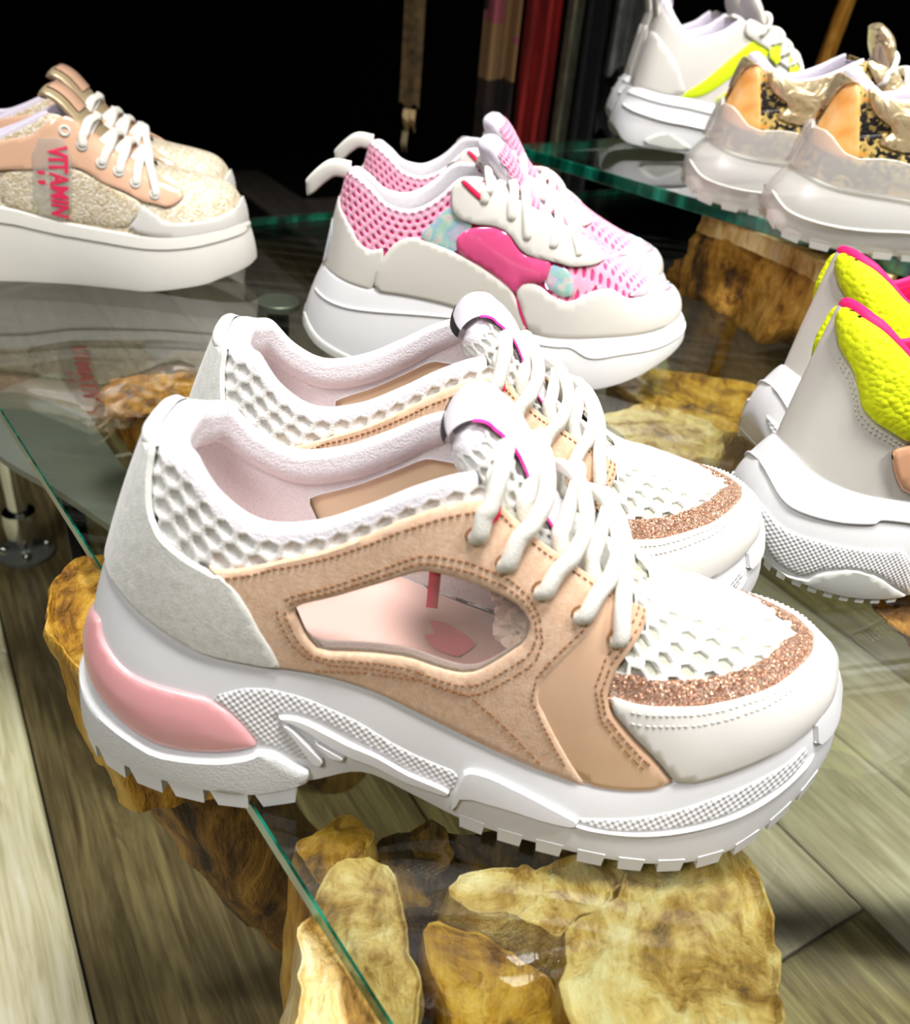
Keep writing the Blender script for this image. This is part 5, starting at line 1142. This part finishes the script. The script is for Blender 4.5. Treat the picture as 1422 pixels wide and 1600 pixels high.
def pull_loop(root, U, mat, v=.86, reach=.024, w=.0048):
    """flat ribbon loop standing out behind the heel"""
    c = U.P(0., v); n = np.array([-1., 0, 0]); M = Mesh()
    q = smooth_path([c + (.003, -.006, .006), c + n * .008 + (0, -.006, .007), c + n * .016 + (0, -.005, .002), c + n * reach + (0, -.003, -.006), c + n * (reach + .002) + (0, .0, -.008), c + n * reach + (0, .003, -.006), c + n * .016 + (0, .005, .002), c + n * .008 + (0, .006, .007), c + (.003, .006, .006)], 36)
    M.tube(q, .0009, w, up=(0, 0, 1), n=8); return M.obj('pull_loop', mat, root)

# ================================================================ pink mesh sneakers
def pink_shoe():
    root = thing('sneaker', 'pink', 'shoe'); U = Upper(PINK_UPPER); W = Wall(PINK_SOLE); D = PINK
    sole = sole_body('sole', W, MT['foam'], root)
    for s in (1, -1):
        f = (lambda p: p) if s == 1 else mirror_u
        rib_on('sole_rib', W, f(D['rib1']), .003, .0010, MT['foam'], sole)
        rib_on('sole_rib', W, f(D['rib2']), .003, .0010, MT['foam'], sole)
        panel('outsole_edge', W, f([(.02, .8), (.1, .86), (.2, .9), (.3, .88), (.3, 1.), (.2, 1.), (.1, 1.), (.02, 1.)]), MT['grey_rubber'], sole, thick=.001, step=.005)
        panel('outsole_edge', W, f([(.42, .95), (.48, .72), (.54, .72), (.6, .92), (.66, .97), (.66, 1.), (.5, 1.), (.42, 1.)]), MT['grey_rubber'], sole, thick=.001, step=.005)
    finish_upper(root, U, MT['pink_back'], MT['lining'], uE=.52)
    ml = np.array(D['mesh_low'])
    net(root, 'collar_mesh', U, np.concatenate([[0], ml[:, 0]]), np.concatenate([[.5], ml[:, 1]]), .44, MT['pink_net'], .0056)
    vamp_net(root, 'toe_mesh', U, .174, .268, ([.18, .22, .25, .265], [.042, .038, .024, .01]), MT['pink_net'], .0052)
    gl = dict(step=.0035)
    ct = D['counter']
    poly = ct + [(.2, 0.), (.1, 0.), (-.1, 0.), (-.2, 0.)] + mirror_u(ct)[::-1] + [(-.03, .66), (.03, .66)]
    panel('heel_counter', U, poly, MT['white_matte'], root, thick=.0012, off=.0010, **gl)
    panel('heel_foil', U, [(.055, .02), (.06, .3), (.04, .42), (0, .46), (-.04, .42), (-.06, .3), (-.055, .02)], MT['irid'], root, thick=.0008, off=.0022, **gl)
    both('foil_wedge', U, D['irid1'], MT['irid'], root, thick=.0006, off=.0012, **gl)
    both('patent_heart', U, D['heart'], MT['pink_patent'], root, thick=.0012, off=.0014, puff=.0012, **gl)
    both('foil_patch', U, D['irid2'], MT['irid'], root, thick=.0008, off=.0012, **gl)
    both('side_panel', U, D['quarter'], MT['grey_nubuck'], root, thick=.0014, off=.0016, **gl)
    toe_wrap('toe_cap', U, D['toe_top'], D['toe_left'], MT['white_matte'], root, thick=.0014, off=.0010, **gl)
    a = D['irid3']; poly = [p for p in a if p[0] < .99]
    both('toe_foil', U, D['irid3'], MT['irid'], root, thick=.0008, off=.0016, **gl)
    for s in (1, -1): rib_on('piping', U, [(s * (u - .004), v) for u, v in D['toe_left']], .0024, .0034, MT['magenta'], root, 30)
    eye = D['eye_up'] + D['eye_low'][::-1]
    both('eyestay', U, eye, MT['white_matte'], root, thick=.0014, off=.0022, **gl)
    both('lace_loop', U, D['redtab'], MT['red'], root, thick=.001, off=.0038, step=.002)
    T = make_tongue(root, [(.205, .086), (.185, .100), (.165, .112), (.15, .122), (.138, .134), (.128, .146), (.121, .155), (.119, .158)], [(.01, .002), (.016, .003), (.018, .004), (.020, .006), (.0225, .009), (.0235, .010), (.021, .008), (.014, .005)], MT['lilac_lining'])
    honeycomb('tongue_mesh', T.at, lambda c: (np.abs(c[:, 0]) < .034) & (c[:, 1] > T.L * .5) & (c[:, 1] < T.L - .009), (-.037, .037, 0, T.L), .0052, MT['pink_net'], T.o, hgt=.0009, hole=.5, floor=-.0002)
    M = Mesh(); aa = np.linspace(-.033, .033, 17); M.grid(np.array([T.at(aa, np.full(17, b), np.full(17, .0003)) for b in np.linspace(T.L * .5, T.L - .010, 14)])); M.obj('tongue_backing', MT['pink_back'], T.o)
    make_lace(root, U, D['eyelets'], MT['lace'], .0034, .0022, .0045, .0038)
    pull_loop(root, U, MT['white_matte'])
    return root

def place(root, cx, cy, rot, s, z=0.): 
    root.scale = (s, s, s); place_shoe(root, cx, cy, rot, z, .14 * s)
pk = pink_shoe(); narrow_inside(pk, .12); place(pk, .0156, .6603, .1409, 1.0158)
tag(pk, 'pink mesh and white sneaker with glossy pink heart panel facing the viewer', 'shoe', 'pink mesh sneakers')
pk2 = copy_tree(pk); place(pk2, .016, .7691, .0971, 1.0118); tag(pk2, 'pink mesh sneaker mostly hidden behind the one with the pink heart', 'shoe', 'pink mesh sneakers')

# ================================================================ gold platform sneakers
def gold_shoe():
    root = thing('platform_sneaker', 'gold', 'shoe'); U = Upper(GOLD_UPPER); W = Wall(GOLD_SOLE); D = GOLD
    sole = sole_body('platform_sole', W, MT['cream_sole'], root)
    for s in (1, -1):
        f = (lambda p: p) if s == 1 else mirror_u
        panel('foxing_strip', W, f([(.0, .0), (.25, .0), (.5, .0), (.75, .0), (1, .0), (1, .2), (.75, .22), (.5, .2), (.25, .2), (0, .2)]), MT['cream_sole'], sole, thick=.0014, step=.006, bevel=.3)
    finish_upper(root, U, MT['sequin'], MT['lilac_lining'], uE=.47)
    both('gold_panel', U, D['gold'], MT['sequin'], root, thick=.001, off=.0006, step=.004)
    gl = dict(step=.0035)
    low = D['eye_low']; eye = [(.0, .78), (.1, .78), (.2, .74), (.28, .72)] + D['eye_up'] + low[::-1] + [(.2, .55), (.1, .55), (0, .55)]
    panel('patent_eyestay', U, eye[4:4 + len(D['eye_up'])] + low[::-1] + [(.18, .5), (.1, .48), (-.1, .48), (-.18, .5)] + mirror_u(low) + mirror_u(D['eye_up'])[::-1] + [(-.28, .93), (-.2, .95), (0, .95), (.2, .95), (.28, .93)], MT['blush_patent'], root, thick=.0012, off=.0016, **gl)
    toe_wrap('toe_guard', U, D['toe_top'], D['toe_top'][:1], MT['white_leather'], root, thick=.0014, off=.0012, **gl)
    for s in (1, -1):
        for (u, v) in D['eyelets']:
            c = U.P(s * u, v); n = U.N(s * u, v); t = U.P(s * u, v + .02) - c; t -= n * (t @ n); t /= np.linalg.norm(t); b = np.cross(n, t); M = Mesh()
            M.grid(np.array([[c + n * h + r * (math.cos(q) * t + math.sin(q) * b) for q in np.arange(14) / 14 * 2 * math.pi] for r, h in ((.0048, .0026), (.0042, .0038), (.003, .004), (.0022, .003))]), close_v=True)
            M.obj('eyelet', MT['white_matte'], root)
    make_lace(root, U, D['eyelets'][1:], MT['lace'], .0036, .0014, .007, .0042)
    T = make_tongue(root, [(.2, .09), (.182, .099), (.165, .109), (.152, .120), (.142, .131), (.133, .141), (.1245, .146), (.119, .145)], [(.01, .002), (.018, .003), (.019, .004), (.021, .005), (.023, .0055), (.024, .0055), (.024, .005), (.02, .003)], MT['gold_tongue'])
    T.ribbon('tongue_tab', -.017, .017, .03, 1.5, .0016, MT['blush_patent'], T.o)
    # clear tape stuck on the side with blurred red print
    return root
def tape(root):
    U = Upper(GOLD_UPPER); W = Wall(GOLD_SOLE); D = GOLD
    tp = panel('clear_tape', U, [(u, max(v, .0)) for u, v in D['tag']], MT['tape'], root, thick=.0005, off=.0034, step=.004)
    # red lettering printed down the tape
    Q = np.array(D['print'])          # corners: top left, top right, bottom right, bottom left
    cu = bpy.data.curves.new('tape_print', 'FONT'); cu.body = 'VITAMIN'; cu.offset = .035; cu.resolution_u = 2
    tmp = bpy.data.objects.new('tape_print', cu); COL.objects.link(tmp); bpy.context.view_layer.update()
    me = bpy.data.meshes.new_from_object(tmp.evaluated_get(bpy.context.evaluated_depsgraph_get())); bpy.data.objects.remove(tmp)
    V = np.array([v.co[:2] for v in me.vertices]); lo, hi = V.min(0), V.max(0); t = ((V[:, 0] - lo[0]) / (hi[0] - lo[0]))[:, None]; s = ((V[:, 1] - lo[1]) / (hi[1] - lo[1]))[:, None]
    uv = (Q[0] * (1 - s) + Q[1] * s) * (1 - t) + (Q[3] * (1 - s) + Q[2] * s) * t
    P3 = U.P(uv[:, 0], uv[:, 1]) + U.N(uv[:, 0], uv[:, 1]) * .0043
    new_obj('tape_print', P3, [tuple(p.vertices) for p in me.polygons], MT['tape_red'], tp, False, None, 'stuff')
    M = Mesh()
    for t0, t1 in ((.36, .41), (.5, .56)):
        s, t = np.meshgrid(np.linspace(-.62, -.2, 4), np.linspace(t0, t1, 3), indexing='ij'); s, t = s[..., None], t[..., None]
        q = (Q[0] * (1 - s) + Q[1] * s) * (1 - t) + (Q[3] * (1 - s) + Q[2] * s) * t; M.grid(U.P(q[..., 0], q[..., 1]) + U.N(q[..., 0], q[..., 1]) * .0043)
    M.obj('tape_marks', MT['tape_red'], tp, kind='stuff')
gd = gold_shoe(); narrow_inside(gd, .12); gd2 = copy_tree(gd); tape(gd); place(gd, -.3392, .7686, .1837, .9964); place(gd2, -.376, .866, .1837, .9964)
tag(gd, 'cream platform sneaker with blush patent and red-printed clear tape on its side', 'shoe', 'gold platform sneakers')
tag(gd2, 'cream platform sneaker half hidden behind the taped one at left', 'shoe', 'gold platform sneakers')

# ================================================================ white sneakers with neon yellow collar
def neon_shoe():
    root = thing('sneaker', 'neon', 'shoe'); U = Upper(NEON_UPPER); W = Wall(NEON_SOLE); D = NEON
    sole = sole_body('sole', W, MT['foam'], root)
    ext = lambda p, v: list(p) + [(.7, v), (.85, v), (.99, v)]
    for s in (1, -1):
        f = (lambda p: p) if s == 1 else mirror_u
        rib_on('sole_rib', W, f([(0, D['rib'][0][1])] + D['rib'] + [(.6, .4), (.8, .4)]), .004, .0016, MT['foam'], sole)
        panel('grip_texture', W, f(D['knurl_top'] + D['knurl_bot'][::-1]), MT['foam_knurl'], sole, thick=.0008, step=.003)
        panel('outsole_edge', W, f([(u, v) for u, v in D['arch']] + [(D['arch'][-1][0], 1.), (.25, 1.), (.15, 1.), (.08, 1.), (.05, .99)]), MT['grey_rubber'], sole, thick=.0014, step=.003)
        for k in range(9): lug(W, s * (.10 + k * .022), s * (.10 + k * .022 + .013), .012, .003, MT['grey_rubber'], sole)
    finish_upper(root, U, MT['white_matte'], MT['hot_rim'], uE=.47, R=.0034)
    low = D['yel_low']; top = [(.45, .95), (.35, .955), (.2, .955), (.08, .955), (.0, .95), (-.022, .93), (-.012, .84)]
    poly = low + [(.42, .8), (.46, .9)] + top
    panel('neon_collar', U, poly, MT['neon'], root, thick=.0018, off=.0004, puff=.0035, step=.0035)
    panel('neon_collar', U, mirror_u([(max(u, .09), v) for u, v in low[1:]] + [(.42, .8), (.46, .9), (.45, .95), (.2, .955), (.1, .955)]), MT['neon'], root, thick=.0018, off=.0004, puff=.0035, step=.0035)
    stitches([[(u, v - .035) for u, v in low], [(u, v - .065) for u, v in low]], U, MT['stitch_white'], root, .0006, .0026, (.0014, .0006, .0006))
    both('side_patch', U, [(u, v) for u, v in D['tan'][:3]] + [(.38, .62), (.42, .4), (.40, .1), (.33, .02)] + D['tan'][4:], MT['tan_leather'], root, thick=.0014, off=.0012, step=.004)
    toe_wrap('toe_cap', U, [(.62, .3), (.7, .4), (.8, .45), (.9, .5), (.97, .6)], [(.62, .3), (.66, .15), (.7, 0.)], MT['white_matte'], root, thick=.0014, off=.001, step=.005)
    both('eyestay', U, [(.47, .98), (.52, .9), (.6, .86), (.68, .86), (.7, .7), (.6, .55), (.5, .6)], MT['white_matte'], root, thick=.0014, off=.0016, step=.005)
    make_tongue(root, [(.208, .0785), (.176, .0985), (.151, .121), (.143, .135), (.1365, .148), (.129, .159)], [(.012, .002), (.0195, .0035), (.0215, .0055), (.0225, .0075), (.0225, .008), (.015, .004)], MT['white_matte'])
    make_lace(root, U, [(.5, .75), (.55, .7), (.6, .68), (.65, .66)], MT['lace'])
    return root
ne = neon_shoe(); narrow_inside(ne, .12); place(ne, .2886, .4397, .2089, 1.0291); ne2 = copy_tree(ne); place(ne2, .318, .549, .27, 1.0291)
tag(ne, 'white chunky sneaker with neon yellow padded collar cut off by the right frame edge', 'shoe', 'white and neon yellow sneakers')
tag(ne2, 'white sneaker with neon yellow collar behind its mate at right', 'shoe', 'white and neon yellow sneakers')

# ================================================================ white sneakers with neon stripes
def stripe_shoe():
    root = thing('sneaker', 'stripe', 'shoe'); U = Upper(STRIPE_UPPER); W = Wall(STRIPE_SOLE); D = STRIPE
    sole = sole_body('sole', W, MT['foam'], root)
    for s in (1, -1):
        f = (lambda p: p) if s == 1 else mirror_u
        rib_on('sole_rib', W, f(D['rib'] + [(.55, .5), (.75, .5)]), .005, .0025, MT['foam'], sole)
        rib_on('sole_rib', W, f([(.02, .12), (.2, .14), (.4, .16), (.7, .2)]), .004, .0018, MT['foam'], sole)
        panel('outsole_edge', W, f(D['arch']), MT['grey_rubber'], sole, thick=.0014, step=.004)
    finish_upper(root, U, MT['white_matte'], MT['lilac_lining'], uE=.44, R=.0065, deep=.03)
    both('neon_stripe', U, D['s1'], MT['neon_flat'], root, thick=.0006, off=.0002, step=.005)
    both('neon_stripe', U, D['s2'], MT['neon_flat'], root, thick=.0006, off=.0002, step=.005)
    both('side_panel', U, [(.0, .0), (.0, .6), (.1, .62), (.2, .5), (.26, .02)], MT['white_matte'], root, thick=.001, off=.0002, step=.006)
    both('eyestay', U, [(.46, .98), (.52, .9), (.6, .88), (.68, .88), (.7, .72), (.6, .62), (.5, .68), (.44, .8)], MT['white_matte'], root, thick=.0014, off=.0012, step=.005)
    both('neon_patch', U, [(.52, .6), (.56, .85), (.6, .85), (.57, .55)], MT['neon_flat'], root, thick=.001, off=.003, step=.005); both('neon_patch', U, [(.62, .5), (.63, .85), (.67, .84), (.67, .5)], MT['neon_flat'], root, thick=.001, off=.003, step=.005)
    make_tongue(root, [(.208, .0785), (.176, .0985), (.151, .121), (.14, .135), (.13, .15), (.124, .163)], [(.012, .002), (.0195, .0035), (.0215, .0055), (.0225, .0075), (.0225, .008), (.015, .004)], MT['white_matte'])
    make_lace(root, U, [(.5, .8), (.545, .76), (.59, .74), (.635, .72), (.675, .7)], MT['lace'], .0034, .0022, .009)
    toe_wrap('toe_cap', U, [(.62, .3), (.7, .4), (.8, .45), (.9, .5), (.97, .6)], [(.62, .3), (.66, .15), (.7, 0.)], MT['white_matte'], root, thick=.0014, off=.001, step=.006)
    M = Mesh(); c = U.P(0., .95); M.tube(smooth_path([c + np.array([-.001, 0, -.02]), c + np.array([-.006, 0, .004]), c + np.array([.002, 0, .03]), c + np.array([.010, 0, .028]), c + np.array([.010, 0, .0])], 24), .0016, .010, up=(0, 1, 0), n=8); M.obj('heel_tab', MT['white_matte'], root)
    return root
sh = stripe_shoe(); narrow_inside(sh, .12); place(sh, .2716, 1.1355, .2, 1.0161, UZ); sh2 = copy_tree(sh); place(sh2, .279, 1.255, .2, 1.0161, UZ)
tag(sh, 'white chunky sneaker with two neon yellow stripes on the raised shelf', 'shoe', 'neon striped sneakers')
tag(sh2, 'white sneaker behind the neon striped one on the raised shelf', 'shoe', 'neon striped sneakers')

# ================================================================ snake print sneakers on clear soles
def snake_shoe():
    root = thing('sneaker', 'snake', 'shoe'); U = Upper(SNAKE_UPPER); W = Wall(SNAKE_SOLE); D = SNAKE
    sole = sole_body('clear_sole', W, MT['clear_sole'], root, nu=70, nv=14)
    for s in (1, -1):
        f = (lambda p: p) if s == 1 else mirror_u
        rib_on('sole_rib', W, f([(.03, .55), (.12, .62), (.25, .6), (.4, .5), (.6, .5)]), .004, .0022, MT['clear_sole'], sole)
        for k in range(10): lug(W, s * (.05 + k * .06), s * (.05 + k * .06 + .04), .012, .003, MT['clear_sole'], sole)
        cup = [(.0, .02), (.2, .02), (.5, .02), (.5, .25), (.42, .34), (.34, .3), (.26, .38), (.18, .30), (.1, .42), (.05, .40), (0, .46)]
        panel('sole_cup', U, f(cup), MT['clear_sole'], sole, thick=.0025, off=.0035, step=.005)
    finish_upper(root, U, MT['snake'], MT['lilac_lining'], uE=.46, R=.0055)
    both('orange_panel', U, [(.03, .25), (.035, .6), (.06, .82), (.085, .9), (.12, .86), (.16, .62), (.195, .38), (.19, .25)], MT['orange'], root, thick=.0012, off=.0006, step=.004)
    both('gold_quarter', U, [(.13, .97), (.3, .97), (.45, .97), (.46, .7), (.4, .5), (.3, .42), (.22, .5), (.26, .66), (.17, .78)], MT['gold_crinkle'], root, thick=.0014, off=.0008, puff=.002, step=.004)
    both('snake_panel', U, [(.16, .15), (.165, .5), (.25, .62), (.215, .48), (.3, .40), (.4, .46), (.5, .5), (.5, .1)], MT['snake'], root, thick=.001, off=.0004, step=.004)
    panel('heel_tab', U, [(.085, .86), (.11, .9), (-.11, .9), (-.085, .86), (-.05, .8), (-.03, .55), (.03, .55), (.05, .8)], MT['gold_crinkle'], root, thick=.002, off=.001, puff=.002, step=.004)
    both('eyestay', U, [(.46, .98), (.52, .9), (.6, .88), (.68, .88), (.7, .72), (.6, .62), (.5, .66)], MT['gold_crinkle'], root, thick=.0014, off=.0012, step=.005)
    make_tongue(root, [(.208, .0785), (.176, .0985), (.151, .118), (.143, .13), (.1365, .142), (.129, .152)], [(.012, .002), (.0195, .0035), (.0215, .0055), (.0225, .0075), (.0225, .008), (.015, .004)], MT['gold_crinkle'])
    make_lace(root, U, [(.5, .75), (.55, .72), (.6, .7), (.65, .7)], MT['lace'])
    toe_wrap('toe_cap', U, [(.62, .3), (.7, .4), (.8, .45), (.9, .5), (.97, .6)], [(.62, .3), (.66, .15), (.7, 0.)], MT['gold_crinkle'], root, thick=.0014, off=.001, step=.006)
    return root
sn = snake_shoe(); narrow_inside(sn, .12); place(sn, .3154, .861, 0, 1.0, UZ); sn2 = copy_tree(sn); place(sn2, .3654, .7555, 0, 1.02, UZ)
tag(sn, 'orange and snake print sneaker on a clear sole, next to the neon striped one', 'shoe', 'snake print sneakers')
tag(sn2, 'orange and snake print sneaker on a clear sole at the right frame edge', 'shoe', 'snake print sneakers')
